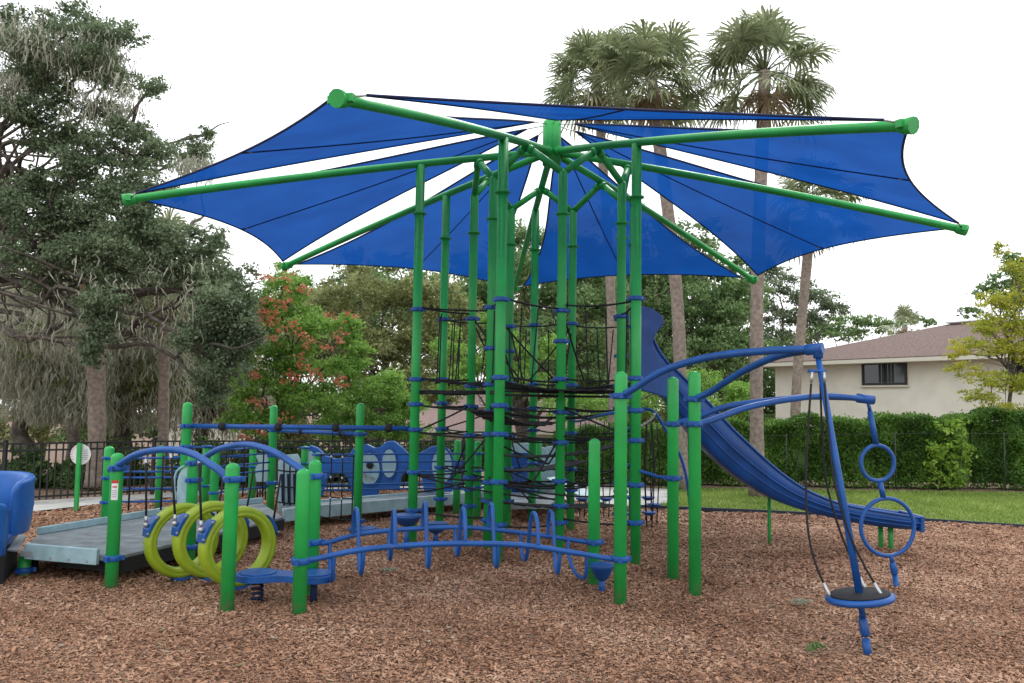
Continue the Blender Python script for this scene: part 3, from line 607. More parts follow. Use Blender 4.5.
# ---- cream house on the right
t = thing('house', 'cream stucco house with a brown shingle roof behind the hedge', 'house', (14, 34, 0))
Lc = at(775, 355, 38.0); Rc = at(966, 351, 31.0); Lc.z = Rc.z = 0; d = (Rc - Lc).normalized(); nrm = Vector((d.y, -d.x, 0))     # outward (towards camera)
if nrm.y > 0: nrm = -nrm
EH = 3.62; end = Lc + d * 20; far = -nrm * 11
b = MB(); b.prism([Lc, end, end + far, Lc + far], (0, 0, EH)); b.build('wall', M['stucco'], t)
o1 = Lc - d * .8 + nrm * .75; o2 = end + d * .8 + nrm * .75; o3 = end + d * .8 + far - nrm * .75; o4 = Lc - d * .8 + far - nrm * .75
ez = V(0, 0, EH + .02); hw = 12.5 / 2; RH = 2.0; r1 = (o1 + o4) / 2 + d * hw * .95; r2 = (o2 + o3) / 2 - d * hw * .95
b = MB(); r1 = r1 + V(0, 0, EH + RH); r2 = r2 + V(0, 0, EH + RH); P = [o1 + ez + V(0, 0, .17), o2 + ez + V(0, 0, .17), o3 + ez + V(0, 0, .17), o4 + ez + V(0, 0, .17)]
b.face([P[0], P[1], r2, r1]); b.face([P[1], P[2], r2]); b.face([P[2], P[3], r1, r2]); b.face([P[3], P[0], r1])
for i in range(4): b.face([P[i], P[(i + 1) % 4], P[(i + 1) % 4] - V(0, 0, .03), P[i] - V(0, 0, .03)])
rf = b.build('roof', M['roofbrown'], t)
b = MB(); b.prism([p + V(0, 0, EH + .0) for p in (o1, o2, o3, o4)], (0, 0, .155)); b.build('fascia', M['trim'], t)
b = MB(); pv = at(753 + 55, 345, 35); vb = o1.lerp(o2, .12) + far * .12; vb.z = EH + .45; b.cyl(vb, vb + V(0, 0, .42), .07, 10); b.build('vent_pipe', M['roofbrown'], rf)
b = MB(); cm = (r1 * .35 + r2 * .65); b.box(cm + V(0, 0, .2), (1.2, .9, .5), .3); b.box(cm + V(0, 0, .5), (1.5, 1.2, .12), .3); b.build('chimney', M['trim'], rf)
b = MB(); b.beam(r1 + V(0, 0, .05), r1.lerp(r2, .18) + V(0, 0, .05), .5, .05); b.build('ridge_vent', M['steel'], rf)
def house_window(s, wd, z0, z1):
    c = Lc + d * s + nrm * .03; f_ = MB(); h = z1 - z0; zc = (z0 + z1) / 2; ang = math.atan2(d.y, d.x)
    for dz in (-h / 2, h / 2): f_.box(c + V(0, 0, zc + dz), (wd + .09, .1, .09), ang)
    for ds in (-wd / 2, wd / 2, 0): f_.box(c + d * ds + V(0, 0, zc), (.08, .096, h - .1), ang)
    fo = f_.build('window', M['winframe'], t)
    MB().box(c - nrm * .012 + V(0, 0, zc), (wd - .04, .03, h - .05), ang).build('pane', M['glass'], fo)
    g_ = MB()
    for k in range(5): g_.box(c + nrm * .006 + d * (wd * (.02 + .075 * k) - wd * .12) + V(0, 0, zc - .02), (.10, .008, h - .16), ang)
    g_.build('curtain', M['blind'], fo)
    MB().box(c + V(0, 0, z0 - .09), (wd + .2, .16, .07), ang).build('sill', M['trim'], fo)
def wall_s(px):
    r_ = ray(px, 400); A = np.array([[r_.x, -d.x], [r_.y, -d.y]]); sol = np.linalg.solve(A, np.array([Lc.x, Lc.y])); return sol[1], sol[0] * r_.y
s0, ya = wall_s(864); s1, yb = wall_s(907)
z_hi = at(885, 362, (ya + yb) / 2).z; z_lo = at(885, 384, (ya + yb) / 2).z
house_window((s0 + s1) / 2, abs(s1 - s0), z_lo, z_hi)
s0, ya = wall_s(1016); s1, yb = wall_s(1060); house_window((s0 + s1) / 2, abs(s1 - s0), z_lo, z_hi)

# ---- pinkish roofed house low behind the tower
t = thing('house', 'low house with a pinkish roof seen through the tower posts', 'house', (0, 36, -2.6))
A_ = at(395, 428, 36); B_ = at(640, 431, 36); zE = A_.z; hx0, hx1 = A_.x, B_.x
MB().box(((hx0 + hx1) / 2, 40, zE / 2 - 1.3), (hx1 - hx0 - 1.0, 7.0, zE + 2.6)).build('wall', M['stucco'], t)
b = MB(); zr = zE + 1.6
b.face([(hx0, 35.6, zE), (hx1, 35.6, zE), (hx1 - 2, 40, zr), (hx0 + 2, 40, zr)]); b.face([(hx0, 44, zE), (hx1, 44, zE), (hx1 - 2, 40, zr), (hx0 + 2, 40, zr)]); b.face([(hx0, 35.6, zE), (hx0, 44, zE), (hx0 + 2, 40, zr)]); b.face([(hx1, 35.6, zE), (hx1, 44, zE), (hx1 - 2, 40, zr)])
b.build('roof', M['roofpink'], t); MB().box(((hx0 + hx1) / 2, 35.62, zE - .09), (hx1 - hx0, .12, .17)).build('fascia', M['trim'], t)
t = thing('house', 'pinkish house glimpsed between the moss trees and the coral podded tree', 'house', (-13, 33, -2))
pc = at(205, 420, 33); MB().box((pc.x, 34.5, -.2), (3.6, 3, 4.4)).build('wall', M['stucco'], t); b = MB()
b.prism([(pc.x - 2.1, 32.8, 2), (pc.x + 2.1, 32.8, 2), (pc.x, 32.8, 3.0)], (0, 3.6, 0)); b.build('roof', M['roofpink'], t)

# ================================================================== SHADE TOWER
DS = 10.6; TH, RT, XC = -.3594, .4761 * DS, .0456 * DS; R1, R2 = .1636 * DS, .0959 * DS
CX, CY = XC, DS; HUBZ = 5.01
def az(k): return TH + k * 2 * math.pi / 7
def P3(k, r, z): a = az(k); return V(CX + r * math.sin(a), CY - r * math.cos(a), z)
def armz(r): return 5.01 - .19 * r - (5.01 - .19 * RT - 3.90) * (r / RT) ** 2
t = thing('shade_tower', 'seven armed green steel climbing tower under blue triangular shade sails', 'shade tower', (CX, CY, 0))
tower = t
levels = [.41, .84, 1.35, 1.68, 2.01, 2.87]
for k in range(7):
    if k != 2:
        p = P3(k, R1, 0); zt = armz(R1) - .02
        b = MB().lathe((p.x, p.y, -.1), [(PR, 0), (PR, zt + .1)], 24); po = b.build('post', M['green'], t)
        for j, z in enumerate(levels): clamp(po, p.x, p.y, z + .03 * math.sin(k * 2.1 + j))
        cc = MB().lathe((p.x, p.y, 4.02), [(PR, 0), (.085, .005), (.085, .022), (PR, .028)], 20); cc.build('collar', M['green'], po)
    p = P3(k + .5, R2, 0); zn = 4.44
    b = MB().lathe((p.x, p.y, -.1), [(PR * .97, 0), (PR * .97, zn + .1), (PR * .6, zn + .13)], 24); po = b.build('post', M['green'], t)
    for j, z in enumerate(levels + [.62, 2.45][:(1 if k % 2 else 2)]): clamp(po, p.x, p.y, z - .05 + .04 * math.sin(k * 1.7 + j * 2))
    MB().lathe((p.x, p.y, 3.93), [(PR, 0), (.085, .005), (.085, .022), (PR, .028)], 20).build('collar', M['green'], po)
    top_ = V(p.x, p.y, zn)
    for kk in (k, k + 1):
        e = P3(kk, R2 * .98, 0); e.z = armz(R2) - .03; br = MB().cyl(top_ - (e - top_).normalized() * .01, e, .042, 14).build('brace', M['green'], t)
        dd = (top_ - e).normalized(); MB().cyl(e + dd * .10, e + dd * .045, .052, 14).build('brace_collar', M['green'], br)
    arm = MB(); rr = [.06 + (RT - .06) * i / 14 for i in range(15)]
    arm.tube([P3(k, r_, armz(r_)) for r_ in rr], .046, 16); ao = arm.build('arm', M['green'], t)
    e0, e1 = P3(k, RT - .10, armz(RT - .10)), P3(k, RT + .03, armz(RT + .03)); cap = MB(); cap.tube([e0, e0.lerp(e1, .3), e1], [.048, .066, .07], 10)
    a = az(k); side = V(math.cos(a), math.sin(a), 0); cap.beam(e0.lerp(e1, .5) - side * .105, e0.lerp(e1, .5) + side * .105, .05, .06); cap.build('end_bracket', M['green'], ao)
MB().lathe((CX, CY, HUBZ - .2), [(.09, 0), (.12, .02), (.12, .58), (.112, .60)], 28).build('hub', M['green'], t)
b = MB()
for k in range(7): p = P3(k, .135, HUBZ - .03); b.lathe(p, [(.055, 0), (.06, .01), (.06, .05), (.055, .06)], 14, P3(k, 1, HUBZ) - V(CX, CY, HUBZ))
b.build('hub_collars', M['green'], t)
# sails
for k in range(7):
    apex = P3(k + .5, .34, HUBZ + .31)
    s1 = V(math.cos(az(k)), math.sin(az(k)), 0); s2 = V(math.cos(az(k + 1)), math.sin(az(k + 1)), 0)
    L_ = P3(k, RT - .12, armz(RT) + .05) + s1 * .16; R_ = P3(k + 1, RT - .12, armz(RT) + .05) - s2 * .16
    out = P3(k + .5, 1, 0) - P3(k + .5, 0, 0)
    NU, NV = 26, 20
    def sp(u, v):
        vv = .5 + (v - .5) * (1 - .14 * math.sin(math.pi * u)); e = L_.lerp(R_, vv).lerp(apex, .062 * 4 * v * (1 - v))
        p = apex.lerp(e, u); p.z -= .05 * math.sin(math.pi * u) * (1 - abs(2 * v - 1)) * .6; return p
    b = MB(); b.v = [sp((i) / NU, j / NV) for i in range(NU + 1) for j in range(NV + 1)]
    for i in range(NU):
        for j in range(NV):
            q = i * (NV + 1) + j
            b.f.append([q, q + 1, q + NV + 2, q + NV + 1] if i else [q, q + NV + 2, q + NV + 1]); b.sm.append(True)
    so = b.build('sail', M['sail'], t, recalc=False); md = so.modifiers.new('cloth thickness', 'SOLIDIFY'); md.thickness = .002
    so.modifiers.remove(md)
    hb = MB(); hb.tube([sp(i / 20, 0) for i in range(21)], .013, 6); hb.tube([sp(i / 20, 1) for i in range(21)], .013, 6); hb.tube([sp(1, i / 20) for i in range(21)], .011, 6)
    hb.build('hem', M['hem'], so); MB().tube([sp(i / 20, .5) + V(0, 0, -.004) for i in range(21)], .009, 4).build('seam', M['hem'], so)
    for pa, pb, rr_ in ((sp(0, .5), P3(k + .5, .11, HUBZ + .35), .008), (sp(1, 0), P3(k, RT - .03, armz(RT) + .02), .01), (sp(1, 1), P3(k + 1, RT - .03, armz(RT) + .02), .01)): MB().tube([pa, pb], rr_, 6).build('shackle', M['steel'], so)
    q = sp(.985, .5); MB().beam(q - V(.05, 0, 0), q + V(.05, 0, 0), .03, .006).build('care_tag', M['grey'], so)

# ================================================================== CLIMBING NET inside the tower
net = thing('rope_net', 'black rope climbing net strung between the green tower posts', 'climbing net', (CX, CY, 0))
rad = []                         # ring of attachment posts, outer and inner in turn
def ringpt(i, z):                # i in 0..13
    k = i / 2; return P3(k, R1 if i % 2 == 0 else R2, z)
def rope(b, p, q, sag=.04, r=.0115, n=8):
    sag *= .45
    p = Vector(p); q = Vector(q); b.tube([p.lerp(q, i / n) - V(0, 0, sag * 4 * (i / n) * (1 - i / n)) for i in range(n + 1)], r, 6)
def frac(p, q, f, s=0): r_ = Vector(p).lerp(Vector(q), f); r_.z -= s; return r_
ids = [i for i in range(14) if i != 4]
for li, z in enumerate([2.87, 2.01, 1.68, 1.35, .84, .41]):
    b = MB()
    for a_, c_ in zip(ids, ids[1:] + ids[:1]):
        if li in (0,) and a_ in (3, 5): continue
        if li == 5 and a_ not in (12, 13, 0, 1): continue
        rope(b, ringpt(a_, z), ringpt(c_, z - (.05 if c_ % 2 else 0)), random.uniform(.03, .10))
    if li != 0 and li != 5:      # web towards the middle
        cen = V(CX + .05, CY, z - .12 + .1 * math.sin(li * 3)); mids = []
        for i in range(1, 14, 2):
            rope(b, ringpt(i, z - .04), cen, .05); mids.append(frac(ringpt(i, z), cen, .5, .06))
        for p, q in zip(mids, mids[1:] + mids[:1]): rope(b, p, q, .02)
    b.build('rope_ring', M['black'], net)
b = MB()                          # hanging verticals in the gaps between levels
for a_, c_ in zip(ids, ids[1:] + ids[:1]):
    if a_ in (3, 4, 5): continue
    for f_ in (.33, .6):
        p = frac(ringpt(a_, 2.87), ringpt(c_, 2.87), f_, .08); q = frac(ringpt(a_, 2.01), ringpt(c_, 2.01), min(1, f_ + random.uniform(-.1, .1)), .05)
        rope(b, p, q, .0, .009); b.lathe(q - V(0, 0, .02), [(.014, 0), (.02, .02), (.014, .04)], 8)
for i in range(1, 14, 2):
    if i in (3, 5): continue
    m_ = frac(ringpt(i, 2.01), V(CX, CY, 1.95), .4); rope(b, ringpt(i, 2.80), m_, .05); rope(b, ringpt(i, 2.83), frac(ringpt(i + 2 if i < 13 else 1, 2.01), V(CX, CY, 2), .5), .05)
b.build('hanging_ropes', M['black'], net)
b = MB()                          # diagonals lower down
for i in range(14):
    if i in (3, 4, 5): continue
    j = (i + 1) % 14
    if j == 4: continue
    if i % 2: rope(b, ringpt(i, 1.68), ringpt(j, 1.35), .03)
    else: rope(b, ringpt(j, 1.35), frac(ringpt(i, .84), ringpt(j, .84), .5, .05), .03)
    if i % 4 == 1: rope(b, ringpt(i, 1.3), V(CX, CY, .95), .08); rope(b, ringpt(i, .84), frac(V(CX, CY, .45), ringpt((i + 4) % 14, .6), .3), .10)
    if i % 3 == 0: rope(b, ringpt(i, .84), ringpt((i + 3) % 14 if (i + 3) % 14 != 4 else 5, .62), .12)
b.build('diagonal_ropes', M['black'], net)
# thick black band and belt platforms
b = MB()
for p, q in [(10, 11), (11, 12), (12, 13), (13, 0), (0, 1), (1, 2)]:
    for dz in (0, -.045 if p in (0, 1) else -.02): b.tube([ringpt(p, 1.845 + dz), ringpt(q, 1.845 + dz)], .014, 8)
b.build('padded_band', M['rubber'], net)
def belt(i, j, z0, z1, wdt=.42, name='belt', k=9, sag=.08):
    p, q = ringpt(i, z0), ringpt(j, z1); d_ = q - p; d_.z = 0; s_ = V(-d_.y, d_.x, 0).normalized(); cdir = V(CX, CY, 0) - p; cdir.z = 0
    if s_.dot(cdir) < 0: s_ = -s_
    b = MB()
    for m_ in range(5):
        o_ = s_ * (.07 + wdt * m_ / 4); pts = [p.lerp(q, t_ / k) + o_ - V(0, 0, sag * 4 * (t_ / k) * (1 - t_ / k)) for t_ in range(k + 1)]
        for a_, c_ in zip(pts, pts[1:]): b.beam(a_, c_, .075, .012)
    for t_ in range(1, k):
        c_ = p.lerp(q, t_ / k) - V(0, 0, sag * 4 * (t_ / k) * (1 - t_ / k) + .01); b.beam(c_ + s_ * .04, c_ + s_ * (wdt + .1), .03, .012)
    b.build(name, M['rubber'], net)
belt(0, 2, 1.96, 1.93); belt(0, 1, 1.62, 1.5); belt(13, 3, 1.1, 1.22, .3); belt(0, 3, .66, .5, .3, sag=.05); belt(13, 5, 1.94, 1.9, .5, sag=.03); belt(11, 7, .9, .95, .3); belt(5, 7, 1.9, 1.9, .4, sag=.03)

# ================================================================== SLIDE
t = thing('slide', 'curved blue plastic slide coming down from the tower to the mulch', 'slide', (3.2, 10.35, 0))
# stations along the chute: (px of the near wall, y of its underside, y of its top edge)
st = [(643, 388, 312), (650, 388, 330), (658, 391, 348), (668, 398, 362), (680, 414, 373), (695, 435, 388), (712, 453, 405), (732, 472, 427), (755, 488, 449), (780, 502, 471), (805, 511, 488), (835, 519, 501), (865, 525, 508), (895, 529, 513), (921, 531, 517)]
b = MB(); Ys = lambda X: 10.05 - .02 * (X - 1.6); W_ = .52; rows = []
for px, yb_, yt_ in st:
    X = at(px, yb_, 10.05).x; y0 = Ys(X); zb = at(px, yb_, y0).z; zt = at(px, yt_, y0).z; X = at(px, yb_, y0).x; hgt = zt - zb
    prof = [(0, zt), (-.012, zt - .01), (-.02, zb + hgt * .55), (-.005, zb + hgt * .48), (0.0, zb + hgt * .3), (.03, zb + .03), (.07, zb), (W_ - .07, zb), (W_ - .03, zb + .03), (W_, zb + hgt * .3), (W_ + .02, zb + hgt * .55), (W_ + .012, zt - .01), (W_, zt),
            (W_ - .022, zt - .005), (W_ - .028, zb + hgt * .4), (W_ - .06, zb + .07), (W_ - .12, zb + .035), (.12, zb + .035), (.06, zb + .07), (.028, zb + hgt * .4), (.022, zt - .005)]
    rows.append([V(X, y0 + a_, z_) for a_, z_ in prof])
rr = []
n_ = len(rows[0])
for j in range(n_):
    rr.append(smooth([r_[j] for r_ in rows], 3))
K = len(rr[0]); b.v = [rr[j][i] for i in range(K) for j in range(n_)]
for i in range(K - 1):
    for j in range(n_):
        j2 = (j + 1) % n_; b.f.append([i * n_ + j, i * n_ + j2, (i + 1) * n_ + j2, (i + 1) * n_ + j]); b.sm.append(True)
b.f.append(list(range(n_))); b.sm.append(False); b.f.append([(K - 1) * n_ + j for j in range(n_)][::-1]); b.sm.append(False)
b.build('chute', M['bluep'], t)
for j_, dr_, nm in ((1, .014, 'rolled_rim'), (2, .010, 'moulded_rib'), (4, .008, 'moulded_rib')):
    MB().tube([p + V(0, -.006, 0) for p in rr[j_][2:]], dr_, 8).build(nm, M['bluep'], t)
# entry hood: tall shaped side panels
for dy in (-.06, W_ + .02):
    y0 = Ys(1.6) + dy; hp = [(640, 306), (652, 308), (663, 316), (664, 324), (657, 332), (653, 342), (655, 356), (664, 367), (672, 382), (668, 398), (655, 394), (640, 390)]
    b = MB().prism([at(x, y, y0) for x, y in hp], (0, .05, 0)); b.build('entry_panel', M['bluep'], t, bevel=.012)
e = rows[-1]; b = MB().box((e[0].x + .01, e[0].y + W_ / 2, (e[0].z + e[6].z) / 2), (.05, W_ + .07, (e[0].z - e[6].z) + .03)); b.build('exit_lip', M['bluep'], t, bevel=.015)
for px, py, ty in ((769.5, 544, 490), (881, 548, 527), (891, 550, 527)):
    g = gr(px, py); tz = at(px, ty, g.y).z; MB().cyl(V(g.x, g.y, -.05), V(g.x, g.y, tz + .04), .022 if px < 800 else .03, 12).build('leg', M['green'], t)

# ================================================================== ARCH FRAME WITH SPINNER AND RING POLE
E_, F_, G1, H1 = gr(620, 603), gr(593.5, 584), gr(673, 578), gr(695, 594)
t = thing('arch_frame', 'three tall green posts carrying four curved blue beams at the right', 'frame', (1.5, 7.8, 0))
pe = post(t, E_.x, E_.y, 2.0); pg = post(t, G1.x, G1.y, 2.0); ph = post(t, H1.x, H1.y, 2.03)
def arch(parent, pix, Ys_, r=.03, name='beam', m='blue', k=6, n=14):
    return MB().tube(smooth([at(x, y, Y) for (x, y), Y in zip(pix, Ys_)], k), r, n).build(name, M[m], parent)
SJ = at(818, 349, 6.25)
arch(t, [(622, 396), (635, 388), (665, 370), (710, 357), (765, 351), (812, 349)], [7.25, 7.15, 6.95, 6.7, 6.45, 6.27])
arch(t, [(697, 398), (712, 391), (740, 373), (775, 357), (808, 350)], [7.6, 7.45, 7.05, 6.65, 6.3])
arch(t, [(675, 423), (692, 419), (725, 407), (765, 401), (810, 397), (862, 398)], [8.35, 8.33, 8.3, 8.27, 8.24, 8.2])
arch(t, [(698, 424), (712, 420), (745, 408), (785, 400), (825, 396), (866, 399)], [7.66, 7.7, 7.85, 8.0, 8.1, 8.19])
MB().tube([at(806, 350, 6.3), at(823, 348, 6.22)], .043, 12).build('beam_bracket', M['blue'], t); MB().cyl(SJ + V(0, 0, .04), SJ - V(0, 0, .07), .036, 14).build('pivot_socket', M['blue'], t)
MB().tube([at(857, 398, 8.2), at(874, 400, 8.19)], .046, 12).build('beam_bracket', M['blue'], t)
for (p, zs) in ((E_, [at(620, 396, E_.y).z]), (G1, [at(673, 424, G1.y).z, at(674, 478, G1.y).z]), (H1, [at(697, 399, H1.y).z, at(697, 424, H1.y).z])):
    for z in zs: clamp(t, p.x, p.y, z)
# spinner
t = thing('spinner_swing', 'leaning blue pole with a round blue and black stand-on disc and three black ropes', 'spinner', gr(868, 655))
bz = gr(868, 654); up = SJ - V(0, 0, .06)
fold = at(860, 598, 5.97)
MB().tube([up, fold.lerp(up, .5) + V(0, 0, 0), fold + V(0, 0, .01)], [.022, .025, .027], 14).build('pole', M['blue'], t)
dn = (bz - fold).normalized()
b = MB(); b.tube([fold, fold + dn * .13], .022, 12); b.tube([fold + dn * .13, fold + dn * .15, fold + dn * .24, fold + dn * .26], [.02, .032, .032, .02], 12)
b.build('lower_joint', M['bluep'], t); MB().tube([fold + dn * .27, bz - V(0, 0, .03)], .028, 14).build('ground_socket', M['blue'], t)
ax = V(-.11, .02, 1).normalized(); so = MB().lathe(fold - ax * .03, [(.10, 0), (.215, .008), (.232, .022), (.235, .035), (.228, .048), (.205, .055)], 40, ax).build('disc', M['blue'], t)
MB().lathe(fold + ax * .025, [(.20, 0), (.205, .006), (.198, .012), (.03, .014)], 40, ax).build('grip_mat', M['rubber'], so)
for pix, Y0_, Y1_ in (([(812, 372), (808, 430), (806, 480), (808, 530), (816, 565), (829, 594)], 6.2, 5.93), ([(820, 372), (822, 430), (826, 480), (838, 525), (852, 560), (865, 588)], 6.25, 6.12), ([(824, 372), (828, 430), (834, 480), (848, 530), (864, 565), (881, 594)], 6.2, 5.90)):
    n_ = len(pix); pts = smooth([at(x, y, Y0_ + (Y1_ - Y0_) * i / (n_ - 1)) for i, (x, y) in enumerate(pix)], 5)
    ro = MB().tube(pts[1:-2], .0085, 8).build('rope', M['black'], t); MB().tube([pts[-3], pts[-1], pts[-1] - V(0, 0, .02)], .0115, 8).build('rope_ferrule', M['steel'], ro); MB().tube([pts[0], pts[0].lerp(pts[1], .9)], .0115, 8).build('rope_ferrule', M['steel'], ro)
MB().tube([at(808, 371, 6.22), at(826, 371, 6.22)], .012, 8).build('rope_crossbar', M['blue'], t)
# ring pole
t = thing('ring_pole', 'blue pole with one small and one large ring hanging from the arch beam end', 'ring pole', gr(897, 586))
YR = 8.19
def pring(px, py, rpx, name):
    c = at(px, py, YR); r_ = rpx * YR / FPX; a = V(.97, .12, 0).normalized(); MB().tube([c + a * (r_ * math.cos(q)) + V(0, 0, r_ * math.sin(q)) for q in [2 * math.pi * i / 40 for i in range(40)]], .020, 12, closed=True).build(name, M['blue'], t)
pring(877.5, 463, 17.5, 'small_ring'); pring(887.5, 527, 28, 'large_ring')
for a_, c_, r_ in (((868, 402), (870, 411), .018), ((870, 411), (876, 444), .027), ((880, 482), (883.5, 498), .026)): MB().tube([at(*a_, YR), at(*c_, YR)], r_, 12).build('link_tube', M['blue'], t)
b = MB(); b.tube([at(891, 555, YR), at(892.5, 563, YR)], .022, 12); b.tube([at(892.5, 562, YR), at(893, 565, YR), at(894.5, 573, YR), at(894.7, 575, YR)], [.022, .034, .034, .022], 12); b.tube([at(895, 576, YR), gr(897, 587) - V(0, 0, .02)], .028, 12); b.build('ground_joint', M['blue'], t)

# ================================================================== LOOP ARCH CLIMBER
A0, B0, C0, D0 = gr(299, 613), gr(227, 609), gr(111, 586), gr(311, 595)
t = thing('loop_climber', 'low arched climber of two blue rails threaded with blue loops', 'climber', (-.4, 7.2, 0))
post(t, F_.x, F_.y, 1.38)
fpix = [(302, 560), (315, 559), (360, 550), (415, 545), (465, 543.5), (520, 545), (570, 552), (614, 559.5)]; rpix = [(314, 541), (325, 543), (360, 534), (410, 529), (465, 527.5), (515, 532), (560, 538), (592, 543)]
fY = [A0.y + (E_.y - A0.y) * (x - 300) / 320 for x, y in fpix]; rY = [D0.y + (F_.y - D0.y) * (x - 312) / 281 for x, y in rpix]
FR = smooth([at(x, y, Y) for (x, y), Y in zip(fpix, fY)], 8); RR = smooth([at(x, y, Y) for (x, y), Y in zip(rpix, rY)], 8)
MB().tube(FR, .0235, 14).build('rail', M['blue'], t); MB().tube(RR, .0215, 14).build('rail', M['blue'], t)
clamp(t, E_.x, E_.y, at(620, 559, E_.y).z); clamp(t, F_.x, F_.y, at(593, 542, F_.y).z); clamp(t, A0.x, A0.y, at(299, 561, A0.y).z, name='clamp'); clamp(t, D0.x, D0.y, at(311, 542, D0.y).z)
def on(path, X):
    best = min(range(len(path) - 1), key=lambda i: abs((path[i].x + path[i + 1].x) / 2 - X)); a_, c_ = path[best], path[best + 1]; f_ = (X - a_.x) / (c_.x - a_.x + 1e-9); return a_.lerp(c_, f_)
def loop(pxf, pxr, prof):
    f_ = on(FR, at(pxf, 550, 7.0).x); r_ = on(RR, at(pxr, 535, 7.7).x)
    pts = [f_.lerp(r_, dd) + V(0, 0, hh) for dd, hh in prof]; MB().tube(smooth(pts, 5), .0175, 10).build('loop', M['blue'], t)
T2 = [(1, .0), (.98, .12), (.90, .22), (.75, .26), (.58, .22), (.44, .0), (.34, -.15), (.24, -.21), (.10, -.20), (.02, -.1), (0, 0)]
T1 = [(0, 0), (.03, .14), (.12, .235), (.27, .26), (.40, .2), (.52, 0), (.62, -.16), (.74, -.215), (.88, -.2), (.98, -.1), (1, 0)]
T3 = [(0, 0), (.04, -.14), (.15, -.22), (.4, -.25), (.7, -.23), (.93, -.14), (1, 0)]
for pf, pr in ((366, 357), (430, 423), (498, 488), (561, 549)): loop(pf, pr, T2)
for pf, pr in ((396, 391), (465, 455), (539, 521)): loop(pf, pr, T1)
loop(338, 336, T3); loop(590, 570, T3)
# stepping cone under the rail end
def cup(px, py, Y, r_, h, label, stem=True, group='blue stepping pods'):
    c = at(px, py, Y); t = thing('stepping_pod', label, 'stepping pod', (c.x, c.y, 0), group)
    MB().lathe(c - V(0, 0, h), [(r_ * .42, 0), (r_ * .55, h * .1), (r_ * .96, h * .75), (r_, h * .82), (r_, h * .95), (r_ * .97, h)], 30).build('cup', M['bluep'], t)
    MB().lathe(c, [(r_ * .9, 0), (r_ * .9, .006), (r_ * .86, .008)], 30).build('tread', M['blue'], t)
    if stem: MB().cyl(V(c.x, c.y, -.03), c - V(0, 0, h - .01), .03, 12).build('stem', M['blue'], t)
cup(602, 564, 7.75, .11, .14, 'blue cone shaped step under the right end of the loop climber')
cup(407, 515, 9.75, .175, .12, 'blue round step against the leftmost tall tower post')
cup(436, 523, 10.35, .15, .12, 'blue round step just right of the pod at the tower post')
cup(363, 528, 11.0, .20, .07, 'flat blue round step at the foot of the lone post left of the tower', False)

# ================================================================== HANGING RING FRAME (left)
t = thing('arched_beam_frame', 'four short green posts joined by two blue arched beams at the left', 'frame', (-2.8, 7.5, 0))
I2 = V(-3.27, 8.6, 0)
pc = post(t, C0.x, C0.y, 1.20); post(t, B0.x, B0.y, 1.18); post(t, A0.x, A0.y, 1.15); post(t, D0.x, D0.y, 1.18); post(t, I2.x, I2.y, 1.17)
arch(t, [(110, 470), (120, 464), (138, 454), (165, 449.5), (190, 453), (213, 466), (228, 478)], [7.65, 7.6, 7.5, 7.35, 7.2, 7.0, 6.9], .031)
arch(t, [(196, 464), (205, 457), (222, 448), (247, 444.5), (272, 451), (292, 463), (309, 475)], [8.6, 8.5, 8.3, 8.05, 7.8, 7.6, 7.42], .031)
for p, px, pys in ((C0, 112, (468, 558)), (B0, 228, (479,)), (A0, 300, (561,)), (D0, 311, (476,)), (I2, 194, (463, 480, 547))):
    for y in pys:
        if p is A0: continue
        clamp(t, p.x, p.y, at(px, y, p.y).z)
# warning sticker on the leftmost post: white with a red top and grey print lines
cz = at(112, 490, C0.y - PR).z; stk = MB(); rp_ = MB(); gp = MB()
def wrapquad(b, a0, a1, z0, z1, r_):
    for i in range(6):
        q0 = a0 + (a1 - a0) * i / 6; q1 = a0 + (a1 - a0) * (i + 1) / 6
        b.face([V(C0.x + r_ * math.sin(q0), C0.y - r_ * math.cos(q0), z0), V(C0.x + r_ * math.sin(q1), C0.y - r_ * math.cos(q1), z0), V(C0.x + r_ * math.sin(q1), C0.y - r_ * math.cos(q1), z1), V(C0.x + r_ * math.sin(q0), C0.y - r_ * math.cos(q0), z1)], True)
wrapquad(stk, -.25, .75, cz - .09, cz + .075, PR + .0015); wrapquad(rp_, -.25, .75, cz + .06, cz + .088, PR + .003); wrapquad(rp_, -.1, .6, cz + .022, cz + .034, PR + .003)
for i in range(4): wrapquad(gp, -.12, .55, cz - .018 * i - .01, cz - .018 * i - .004, PR + .003)
so = stk.build('sticker', M['white'], pc, recalc=False); rp_.build('red_print', M['red'], pc, recalc=False); gp.build('grey_print', M['grey'], pc, recalc=False)

